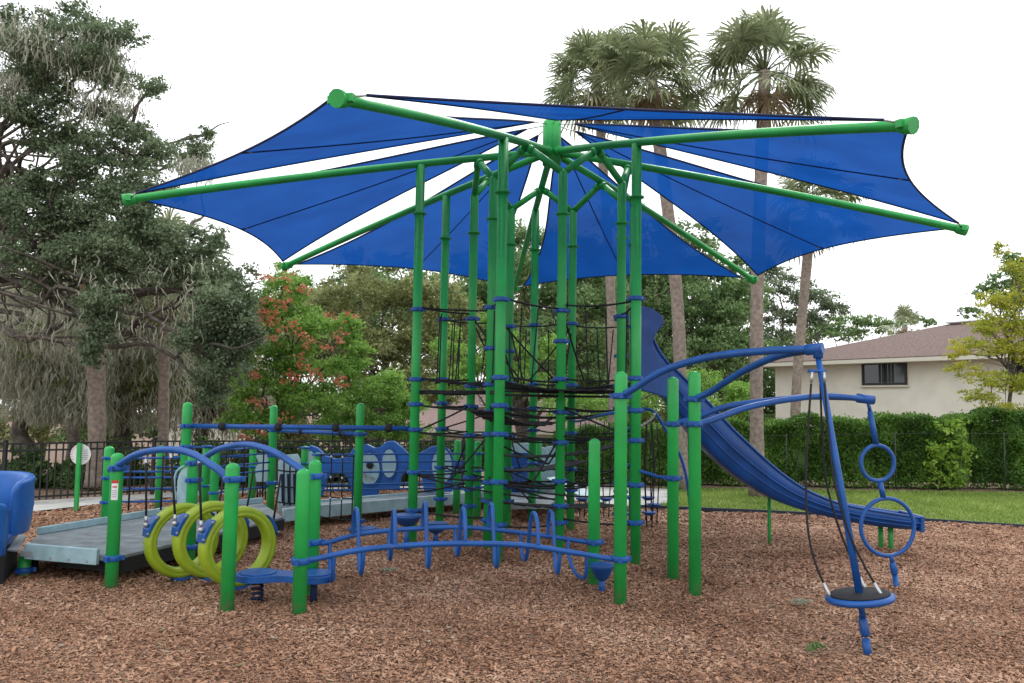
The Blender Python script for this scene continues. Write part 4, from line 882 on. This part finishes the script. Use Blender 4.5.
def lime_ring(px, py, Y, lab, ropepx, ropepy):
    c = at(px, py, Y); t = thing('hanging_ring', lab, 'ring', (c.x, c.y, .04), 'lime rings hanging in a row'); yaw = R(46)
    a = V(math.cos(yaw), math.sin(yaw), 0); nn = V(-math.sin(yaw), math.cos(yaw), 0) * -1; Rm = .285
    prof = [(.062, -.04), (.054, -.066), (.024, -.074), (.014, -.064), (.004, -.074), (-.018, -.068), (-.030, -.045), (-.034, 0), (-.030, .045), (-.018, .068), (.004, .074), (.014, .064), (.024, .074), (.054, .066), (.062, .04), (.066, 0)]
    b = MB(); NS, n_ = 56, len(prof)
    for i in range(NS):
        q = 2 * math.pi * i / NS
        for (dr, dn_) in prof: b.v.append(c + (a * math.cos(q) + V(0, 0, math.sin(q))) * (Rm + dr) + nn * dn_)
    for i in range(NS):
        for j in range(n_):
            j2 = (j + 1) % n_; i2 = (i + 1) % NS; b.f.append([i * n_ + j, i * n_ + j2, i2 * n_ + j2, i2 * n_ + j]); b.sm.append(True)
    b.build('ring', M['lime'], t)
    for q in (R(152), R(28), R(-90)):
        u_ = a * math.cos(q) + V(0, 0, math.sin(q)); tv = -a * math.sin(q) + V(0, 0, math.cos(q)); o_ = c + u_ * (Rm + .055)
        b = MB(); b.prism([o_ - tv * .11 - nn * .07 - u_ * .0, o_ + tv * .11 - nn * .07 - u_ * .0, o_ + tv * .045 - nn * .07 + u_ * .03, o_ - tv * .045 - nn * .07 + u_ * .03], nn * .14); br = b.build('bracket', M['blue'], t, bevel=.006)
        bo = MB()
        for s_ in (-.08, .08): bo.cyl(o_ + tv * s_ + u_ * .02 + nn * .06, o_ + tv * s_ + u_ * .02 + nn * .078, .009, 8)
        bo.build('bolts', M['steel'], br)
    lp = c + (a * math.cos(R(152)) + V(0, 0, math.sin(R(152)))) * (Rm + .11); tp = at(ropepx, ropepy, Y - .1)
    MB().tube([tp, lp + V(0, 0, .05)], .011, 8).build('rope', M['black'], t); MB().tube([tp + V(0, 0, .03), tp - V(0, 0, .05)], .014, 8).build('rope_end', M['steel'], t); b = MB(); b.tube([lp + V(0, 0, .07), lp], .016, 8); b.lathe(lp - V(0, 0, .01), [(.012, -.025), (.03, 0), (.012, .025)], 10); b.build('rope_end', M['steel'], t)
    rp2 = c + (a * math.cos(R(28)) + V(0, 0, math.sin(R(28)))) * (Rm + .1); MB().tube([rp2, rp2 + V(.02, .12, .42)], .010, 8).build('rope', M['black'], t)
lime_ring(182, 540, 8.0, 'lime plastic ring farthest left in the row over the mulch', 146, 462)
lime_ring(211, 539, 7.8, 'lime plastic ring in the middle between its two neighbours', 171, 457)
lime_ring(238, 546, 7.45, 'lime plastic ring nearest the camera, partly behind a green post', 199, 462)
# balance board
t = thing('balance_board', 'blue two lobed standing board on a spring between the front green posts', 'balance board', gr(255, 600))
bc = at(277, 585, 7.12); bc.z = .215; out_ = []
for i in range(64):
    q = 2 * math.pi * i / 64; x = math.cos(q); r_ = .225 * math.sqrt(max(0, 1 - x * x)) * (1 - .45 * math.exp(-(x / .35) ** 2)) + .0
    xx = x * .42; yy = math.copysign((.2 * (1 - .42 * math.exp(-(x / .38) ** 2))) * (1 - abs(x) ** 5) ** .5, math.sin(q)); out_.append(V(bc.x + .06 + xx, bc.y + .05 + yy, bc.z))
b = MB().prism([p - V(0, 0, .035) for p in out_], (0, 0, .055)); bo = b.build('board', M['blue'], t, bevel=.018)
for sx_ in (-.24, .24): MB().lathe((bc.x + .06 + sx_, bc.y + .05, bc.z + .021), [(.155, 0), (.15, .01), (.14, .013)], 30).build('foot_pad', M['blue'], bo)
s0 = V(bc.x - .18, bc.y + .05, 0); b = MB(); b.tube([V(s0.x + .045 * math.cos(q), s0.y + .045 * math.sin(q), .0 + .16 * q / 25) for q in [i * .4 for i in range(63)]], .011, 8); b.lathe(V(s0.x, s0.y, .15), [(.07, 0), (.07, .03)], 16); b.build('spring', M['hem'], t)
s0 = V(bc.x + .3, bc.y, 0); MB().cyl(V(s0.x, s0.y + .05, -.02), V(s0.x, s0.y + .05, .18), .03, 12).build('stem', M['hem'], t)

# ================================================================== RAMP DECK, LEFT
t = thing('ramp', 'grey deck ramp with pale teal kerbs leading off from the blue tub seat', 'ramp', (-4, 8.6, 0))
ZD = .25
nl = gr(20, 551, ZD); nc = V(C0.x + .02, C0.y + .10, ZD); ni = V(I2.x - .05, I2.y + .02, ZD); fr_ = gr(283, 517, ZD); ff = gr(262, 503, ZD); fm = gr(180, 511, ZD); fl = gr(38, 535, ZD)
b = MB().prism([p - V(0, 0, .05) for p in (nl, nc, ni, fr_, ff, fm, fl)], (0, 0, .05)); b.build('deck', M['deck'], t)
def curb(a_, c_, h, m='teal', z=.0, th=.045, name='kerb'):
    a_ = Vector(a_); c_ = Vector(c_); return MB().beam(a_ + V(0, 0, h / 2 + z), c_ + V(0, 0, h / 2 + z), th, h).build(name, M[m], t, bevel=.006)
q0 = gr(28, 550, ZD) + V(0, -.035, 0); k1 = curb(q0, gr(100, 556, ZD - .01) + V(0, -.035, 0), .145, z=-.075, name='kerb')
bo = MB()
for i in range(4): p = q0.lerp(gr(100, 556, ZD - .01) + V(0, -.035, 0), .12 + .25 * i) + V(.0, -.026, -.045); bo.cyl(p, p - V(0, .006, 0), .011, 8)
bo.build('bolts', M['steel'], k1)
curb(fl, fm, .075, z=.003); curb(fm, ff, .075, z=.003); 
MB().beam(nc - V(0, 0, .09), ni - V(0, 0, .09), .05, .13).build('edge_beam', M['rubber'], t); MB().beam(ni - V(0, 0, .09), fr_ - V(0, 0, .09), .05, .13).build('edge_beam', M['rubber'], t)
MB().beam(nl - V(0, 0, .12) + V(.3, .15, 0), nc - V(0, 0, .12) + V(0, .1, 0), .05, .1).build('edge_beam', M['rubber'], t)
MB().prism([gr(7, 551, ZD + .02), gr(17, 552, ZD + .02), gr(27, 537, ZD + .02), gr(19, 535, ZD + .02)], (0, 0, .012)).build('bridge_plate', M['deck'], t)
p = gr(24, 575); MB().cyl(V(p.x, p.y, -.05), V(p.x, p.y, ZD - .05), PR, 18).build('leg', M['green'], t); clamp(t, p.x, p.y, .05); p = gr(34, 570); MB().beam(V(p.x, p.y, 0), V(p.x, p.y, .2), .07, .03).build('leg', M['rubber'], t)

# teal screen with grab loop at the deck end
t = thing('side_screen', 'pale teal rounded screen with a grab loop beside the lime rings', 'play panel', (-3.6, 8.9, 0))
pp_ = [(177, 541), (177, 482), (179, 474), (183, 469), (188, 466.5), (192, 466), (192, 541)]; MB().prism([at(x, y, 8.75 + (x - 177) * -.006) for x, y in pp_], (.0, .04, 0)).build('panel', M['teal'], t, bevel=.006)
MB().tube(smooth([at(x, y, 8.85) for x, y in ((176, 500), (174.5, 488), (175, 477), (178, 470), (184, 466))], 5), .012, 10).build('grab_loop', M['teal'], t)

# ================================================================== BLUE TUB SEAT at the left edge
t = thing('tub_seat', 'blue moulded tub of two curved shells at the left edge', 'tub seat', (-5.0, 7.7, 0))
def shell(cx_, cy_, r_, a0, a1, z0, z1, name):
    b = MB(); n1 = 26; prof = [(0, z0), (.02, z0 + .02), (.05, (z0 + z1) / 2), (.04, z1 - .06), (.055, z1 - .02), (.03, z1 + .01), (-.03, z1 + .01), (-.06, z1 - .03), (-.075, (z0 + z1) / 2), (-.06, z0)]; n_ = len(prof)
    for i in range(n1):
        q = a0 + (a1 - a0) * i / (n1 - 1); e = math.sin(math.pi * i / (n1 - 1)) ** .35
        for dr, z in prof: z = z0 + (z - z0) * (.80 + .2 * e); b.v.append(V(cx_ + (r_ + dr * (.4 + .6 * e)) * math.cos(q), cy_ + (r_ + dr * (.4 + .6 * e)) * math.sin(q), z))
    for i in range(n1 - 1):
        for j in range(n_): j2 = (j + 1) % n_; b.f.append([i * n_ + j, i * n_ + j2, (i + 1) * n_ + j2, (i + 1) * n_ + j]); b.sm.append(True)
    b.f.append(list(range(n_))); b.sm.append(True); b.f.append([(n1 - 1) * n_ + j for j in range(n_)][::-1]); b.sm.append(True)
    b.build(name, M['tub'], t)
shell(-5.2, 8.05, .50, R(-14), R(175), .38, .93, 'back_shell'); shell(-4.90, 7.45, .46, R(-175), R(-5), .30, .80, 'front_shell')
MB().lathe((-5.1, 7.75, .30), [(.40, 0), (.45, .03), (.45, .1), (.40, .12)], 30).build('floor', M['bluep'], t)
MB().prism([gr(-40, 590), gr(3, 584), gr(17, 568), gr(17, 568) + V(-.5, .8, 0), gr(-40, 560)], (0, 0, .26)).build('base', M['rubber'], t)

# ================================================================== RAIL BRIDGE AND OTHER PARTS BEHIND
I = V(-3.9, 10.0, 0); J = V(-3.52, 12.31, 0); Kp = V(-2.03, 11.18, 0); Lp = V(-4.15, 13.43, 0); Mp = V(-5.5, 13.1, 0); C2 = V(-4.72, 9.8, 0)
Gp = P3(6, R1, 0)
t = thing('overhead_rail', 'two blue horizontal rails with black balls on tall green posts left of the tower', 'overhead rail', (-3, 10.8, 0))
post(t, I.x, I.y, at(187, 402, I.y).z); post(t, J.x, J.y, at(273, 405, J.y).z); post(t, Kp.x, Kp.y, at(358, 403, Kp.y).z)
zI = at(187, 426, 10).z; zG = at(418, 428.5, Gp.y).z
MB().tube([V(I.x, I.y, zI), V(Gp.x - .02, Gp.y, zG)], .03, 14).build('rail', M['blue'], t); zK = at(358, 434, Kp.y).z; zJ = at(273, 430, J.y).z
MB().tube([V(J.x, J.y, zJ), V(Kp.x, Kp.y, zK)], .03, 14).build('rail', M['blue'], t)
clamp(t, I.x, I.y, zI); clamp(t, J.x, J.y, zJ); clamp(t, Kp.x, Kp.y, zK); clamp(t, I.x, I.y, zI - .25); clamp(t, J.x, J.y, .9); clamp(t, Kp.x, Kp.y, .12); clamp(t, J.x, J.y, .5)
for px in (222, 278, 335, 388):
    f_ = (at(px, 427, 10).x - I.x) / (Gp.x - I.x); c = V(I.x, I.y, zI).lerp(V(Gp.x, Gp.y, zG), f_); MB().lathe(c - V(.045, 0, 0), [(.03, 0), (.05, .02), (.056, .045), (.05, .07), (.03, .09)], 16, (1, 0, 0)).build('ball', M['rubber'], t)
for f_ in (.35, .8): c = V(J.x, J.y, zJ).lerp(V(Kp.x, Kp.y, zK), f_); MB().lathe(c - V(.04, 0, 0), [(.03, 0), (.045, .02), (.05, .04), (.045, .06), (.03, .08)], 16, (1, 0, 0)).build('ball', M['rubber'], t)

def barrier(label, p, q, zs, posts_=(), h=1.0, r=.013, drops=()):
    t = thing('bar_barrier', label, 'barrier', ((p.x + q.x) / 2, (p.y + q.y) / 2, 0), 'blue bar barriers along the ramps')
    for z in zs: MB().tube([V(p.x, p.y, z), V(q.x, q.y, z)], r, 10).build('bar', M['blue'], t)
    for (x, y, hh) in posts_:
        post(t, x, y, hh)
        for z in zs[::2]: clamp(t, x, y, z, h=.035)
    for f_ in drops:
        c = p.lerp(q, f_); MB().tube([V(c.x, c.y - .03, zs[0] + .03), V(c.x, c.y - .03, zs[-1] - .1)], .011, 6).build('drop_rope', M['black'], t)
    return t
barrier('blue bars between the leftmost green posts above the deck', C2, V(I.x, I.y, 0), [1.0, .84, .77, .64, .49], [(C2.x, C2.y, 1.14)], drops=(.3, .72))
I4 = V(-4.0, 11.3, 0)
barrier('blue bars left of the tall post with the second rail', V(I4.x, I4.y, 0), J, [1.02, .93, .80, .68, .45], [(I4.x, I4.y, 1.02), (-4.45, 12.2, 1.03)], drops=(.2, .5, .85))
barrier('blue bars in front of the path behind the first barrier', Mp, Lp, [.95, .80, .64, .48], [(Mp.x, Mp.y, .98), (Lp.x, Lp.y, .95)], drops=(.45,))
N1 = at(317, 480, 11.5); N1.z = 0; N2 = at(304, 480, 13.2); N2.z = 0; Fp = P3(5, R1, 0); Q1 = at(457, 480, 13.0); Q1.z = 0; Q2 = at(477.5, 480, 12.3); Q2.z = 0; Q3 = at(538, 480, 13.6); Q3.z = 0
barrier('long thin blue bars along the far ramp in front of the activity panels', N1 + V(0, 0, 0), V(Q2.x, Q2.y, 0), [.97, .86, .72, .55, .48], [(N1.x, N1.y, 1.0), (N2.x, N2.y, 1.0), (Q2.x, Q2.y, 1.16)])
# rope net panel
t = thing('net_panel', 'small black rope net hanging between two green posts left of the tower', 'rope net', (-2.4, 11.2, 0))
b = MB(); nA, nB = V(N1.x + .04, N1.y - .05, 0), V(Kp.x - .05, Kp.y - .02, 0)
for z in (.98, .70, .42, .14): rope(b, nA + V(0, 0, z), nB + V(0, 0, z), .03, .009)
for f_ in (.04, .34, .66, .96): p = nA.lerp(nB, f_); rope(b, p + V(0, 0, 1.3 if .1 < f_ < .9 else .98), p + V(0, 0, .12), 0, .009)
b.build('ropes', M['black'], t)
for f_ in (.34, .66):
    for z in (.98, .70, .42): p = nA.lerp(nB, f_); MB().lathe(p + V(0, 0, z - .045), [(.012, 0), (.018, .02), (.012, .04)], 8).build('rope_joint', M['steel'], t)

# panels with windows
t = thing('activity_panel', 'wavy blue play panel with round pale windows along the far ramp', 'play panel', (-2, 13.6, 0)); YP = 13.8
ol = [(314, 497), (316, 478), (308, 466), (303, 476), (299, 470), (302, 452), (310, 445), (318, 448), (326, 456), (336, 459), (347, 457), (352, 450), (358, 446), (367, 444), (375, 448), (380, 447), (386, 441.5), (394, 441), (402, 447), (408, 453), (415, 455), (422, 452), (430, 447), (441, 445), (450, 450), (455, 462), (456, 478), (452, 492), (424, 492), (422, 479), (415, 469), (407, 469), (401, 477), (399, 490), (379, 490), (378, 496), (352, 497), (350, 483), (344, 474), (334, 473), (326, 480), (322, 497)]
b = MB().prism([at(x, y, YP) for x, y in ol], (0, .09, 0)); po = b.build('panel', M['tub'], t, bevel=.015)
for px, py, rx, rz_ in ((369, 469, 10.5, 16), (389, 463.5, 7, 14), (442, 466, 10, 17), (310, 459, 5, 8)):
    for rr_, mm, dy, nm in ((1.18, 'blue', -.03, 'window_rim'), (1, 'teal', -.045, 'window')):
        pts = [at(px + rx * rr_ * math.cos(q), py + rz_ * rr_ * math.sin(q), YP + dy) for q in [2 * math.pi * i / 28 for i in range(28)]]
        MB().prism(pts, (0, -dy - .002 if nm == 'window_rim' else .014, 0)).build(nm, M[mm], po)
c = at(370, 465, YP - .06); MB().lathe(c, [(.05, 0), (.06, .03), (.03, .07)], 14, (0, -1, 0)).build('knob', M['rubber'], po)
for px, py, r_ in ((364, 475, .03), (372, 478, .025)): MB().lathe(at(px, py, YP - .05), [(r_, 0), (r_, .03)], 12, (0, -1, 0)).build('knob', M['grey'], po)
# wheels teal board panels near the left posts
t = thing('board_panel', 'small pale teal scalloped board between the posts behind the lime rings', 'play panel', (-3.6, 12.8, 0))
pts = [(256, 482), (255, 470), (258, 462), (256, 456), (260, 454), (263, 455), (266, 453.5), (269, 455), (271, 460), (271, 482)]; MB().prism([at(x, y, 12.9) for x, y in pts], (0, .04, 0)).build('panel', M['teal'], t, bevel=.008)
b = MB()
for i in range(6): x = 257.5 + i * 2.6; b.cyl(at(x, 482, 12.92), at(x, 500, 12.92), .012, 8)
b.build('bars', M['black'], t)
t = thing('board_panel', 'pale teal slotted board behind the small rope net', 'play panel', (-3.2, 12.2, 0))
MB().prism([at(x, y, 12.0) for x, y in ((278, 513), (278, 462), (283, 455), (297, 454), (300, 460), (300, 513))], (0, .05, 0)).build('panel', M['teal'], t, bevel=.008)
b = MB()
for i in range(3): x = 282 + i * 6; b.tube([at(x, 474, 11.97), at(x + .8, 503, 11.97)], .016, 8)
b.build('slots', M['hem'], t)
b = MB()
for i in range(3): rope(b, at(278, 470 + 16 * i, 11.9), at(300, 471 + 16 * i, 11.9), .03)
for x in (284, 290, 296): rope(b, at(x, 462, 11.9), at(x, 508, 11.9), 0)
b.build('net', M['black'], t)

# far ramp
t = thing('ramp', 'long pale ramp with teal kerb boards running behind the climbing tower', 'ramp', (-1, 12.5, 0)); ZR = .22
a0, a1, a2 = gr(283, 513, ZR), gr(320, 509, ZR), gr(466, 496, ZR); a3 = a2 + V(1.1, .9, 0); w1 = V(-.25, .80, 0)
b = MB().prism([p - V(0, 0, .05) for p in (a0, a1, a2, a3, a3 + w1, a2 + w1, a0 + w1)], (0, 0, .05)); b.build('deck', M['deck'], t)
for p, q in ((a0, a1), (a1, a2), (a2, a3)): MB().beam(p + V(0, -.02, -.03), q + V(0, -.02, -.03), .04, .17).build('kerb', M['teal'], t, bevel=.006)
for p, q in ((a0 + w1, a2 + w1), (a2 + w1, a3 + w1)): MB().beam(p + V(0, 0, .01), q + V(0, 0, .01), .04, .05).build('kerb', M['teal'], t, bevel=.006)
for p in (a1 + w1 * .5, a2 + w1 * .4, a2.lerp(a3, .6) + w1 * .4): MB().cyl(V(p.x, p.y, -.05), V(p.x, p.y, .24), .05, 14).build('leg', M['green'], t)
# teal playhouse at the tower's back
t = thing('play_house', 'pale teal and blue barred play house behind the tower', 'play house', (.4, 14.2, 0))
YH = 14.0
b = MB().prism([at(x, y, YH) for x, y in ((503, 500), (503, 450), (509, 444), (527, 443), (545, 448), (552, 456), (552, 500))], (0, .06, 0)); po = b.build('panel', M['teal'], t, bevel=.008)
b = MB()
for i in range(9): x = 508 + i * 2.4; b.cyl(at(x, 467, YH - .05), at(x, 503, YH - .05), .016, 8)
b.tube([at(506, 467, YH - .05), at(530, 466, YH - .05)], .02, 8); b.tube([at(506, 503, YH - .05), at(530, 502, YH - .05)], .02, 8); b.build('bars', M['blue'], t)
MB().prism([at(x, y, YH - .03) for x, y in ((509, 466), (509, 453), (529, 453), (529, 466))], (0, .025, 0)).build('window', M['bluep'], po)
b = MB().prism([at(x, y, YH + .5) for x, y in ((540, 500), (540, 455), (546, 447), (552, 446), (558, 450), (560, 460), (560, 500))], (0, .06, 0)); b.build('panel', M['teal'], t, bevel=.008)
MB().prism([gr(503, 509, .2), gr(552, 509, .2), gr(556, 496, .2), gr(503, 496, .2)], (0, 0, .06)).build('floor', M['deck'], t)
sl_ = MB(); sl_.beam(at(553, 478, YH - .1), at(600, 503, YH - .6), .45, .04); sl_.build('entry_ramp', M['teal'], t)
for p, hh in ((Q1, 1.14), (Q3, 1.13)):
    post(t, p.x, p.y, hh); clamp(t, p.x, p.y, .75, h=.12); clamp(t, p.x, p.y, .4)
# pod climber behind the right of the tower
t = thing('pod_climber', 'curved blue beam with small blue discs on black ropes behind the slide start', 'pod climber', (1.9, 12.6, 0))
YB = 11.6
MB().tube(smooth([at(x, y, Y) for x, y, Y in ((634, 411, 11.9), (645, 409, 11.9), (655, 413, 11.8), (667, 432, 11.6), (680, 455, 11.4), (687, 480, 11.2), (690, 506, 11.1), (690.5, 522, 11.1))], 6), .022, 10).build('beam', M['blue'], t)
MB().tube(smooth([at(x, y, 11.7) for x, y in ((655, 413), (652, 419), (645, 424), (638, 428))], 5), .016, 8).build('beam_end', M['steel'], t)
for px, py, Y in ((582, 498, 12.8), (606, 498, 12.8), (648, 497, 12.6), (654, 504, 12.2), (649, 512, 11.8)):
    c = at(px, py, Y); pd = MB().lathe(c - V(0, 0, .05), [(.03, 0), (.06, .01), (.1, .04), (.105, .05), (.1, .056)], 20).build('step_disc', M['blue'], t)
    for dx in (-.03, .04): MB().tube([V(c.x + dx, c.y, 1.45), V(c.x + dx * 2, c.y, .8), V(c.x + dx, c.y, .0)], .009, 6).build('rope', M['black'], pd)
b = MB().tube(smooth([at(x, y, Y) for x, y, Y in ((637, 470, 9.1), (650, 474, 9.0), (660, 477, 8.8), (673, 478, 8.4))], 5), .018, 10).build('side_rail', M['blue'], t)
t = thing('hand_bar', 'thin blue bar crossing the back of the tower above the rope platforms', 'bar', (1, 9.9, 1.4)); MB().tube(smooth([at(571, 421, 11.5), at(580, 421, 11.0), at(598, 416, 9.0), at(617, 412, 7.4)], 5), .016, 10).build('bar', M['blue'], t)

# ---- round sign on its post
t = thing('round_sign', 'white round notice sign on a thin green post by the path', 'sign', gr(76, 511))
p = gr(76, 511); MB().beam(V(p.x, p.y, -.02), V(p.x - .0, p.y, at(79, 443, p.y).z), .055, .05).build('sign_post', M['green'], t)
c = at(80.5, 454.5, p.y + .045); dsc = MB().lathe(c, [(.155, 0), (.158, .005), (.155, .01)], 36, (0, 1, 0)).build('disc', M['white'], t)
b = MB()
for i in range(6): b.box(c + V(.085, -.004, .07 - .028 * i), (.07 - .008 * abs(i - 2.5), .002, .008))
b.build('grey_print', M['grey'], dsc); b = MB()
for i in range(8): q = R(100 + 16 * i); b.box(c + V(.135 * math.cos(q), -.004, .135 * math.sin(q)), (.03, .002, .008), 0)
b.build('red_print', M['red'], dsc)

# ---- fallen leaves
n = 700; Yl = rng.uniform(4.5, 13, n); Xl = rng.uniform(-1, 1, n) * Yl * .66; k = inpoly(Xl, Yl, shrunk); Xl, Yl = Xl[k], Yl[k]; cl_ = np.stack([Xl, Yl, mz(Xl, Yl) + .036], 1)
v = leaf_quads(cl_, .05, .026).reshape(-1, 4, 3); v[:, :, 2] = cl_[:, None, 2] + (v[:, :, 2] - cl_[:, None, 2]) * .3
o = fast('fallen_leaves', v.reshape(-1, 3), 4, leafmat('fallen_leaf', [(.28, .22, .13), (.16, .15, .07), (.48, .42, .33)], .2)); tag(o, 'pale dry fallen leaves scattered over the mulch', 'leaves', kind='stuff')
# ---- small litter on the mulch
def tuft(px, py, r_, n_, mn, lab, name, leaf=.03, rz_=.02):
    g = gr(px, py, .03); o = fast(name, leaf_quads(blob_points((g.x, g.y, .045), (r_, r_ * .6, rz_), n_, 6), leaf, leaf * .6), 4, M[mn]); tag(o, lab, name.replace('_', ' '))
tuft(817, 650, .09, 90, 'oakmid', 'small fallen green sprig lying near the spinner base', 'leaf_sprig', .035, .03)
tuft(800, 603, .09, 500, 'moss', 'pale clump of fallen moss on the mulch left of the spinner disc', 'moss_clump', .018)
tuft(389, 571, .09, 500, 'moss', 'grey clump of fallen moss below the loop climber', 'moss_clump', .018)
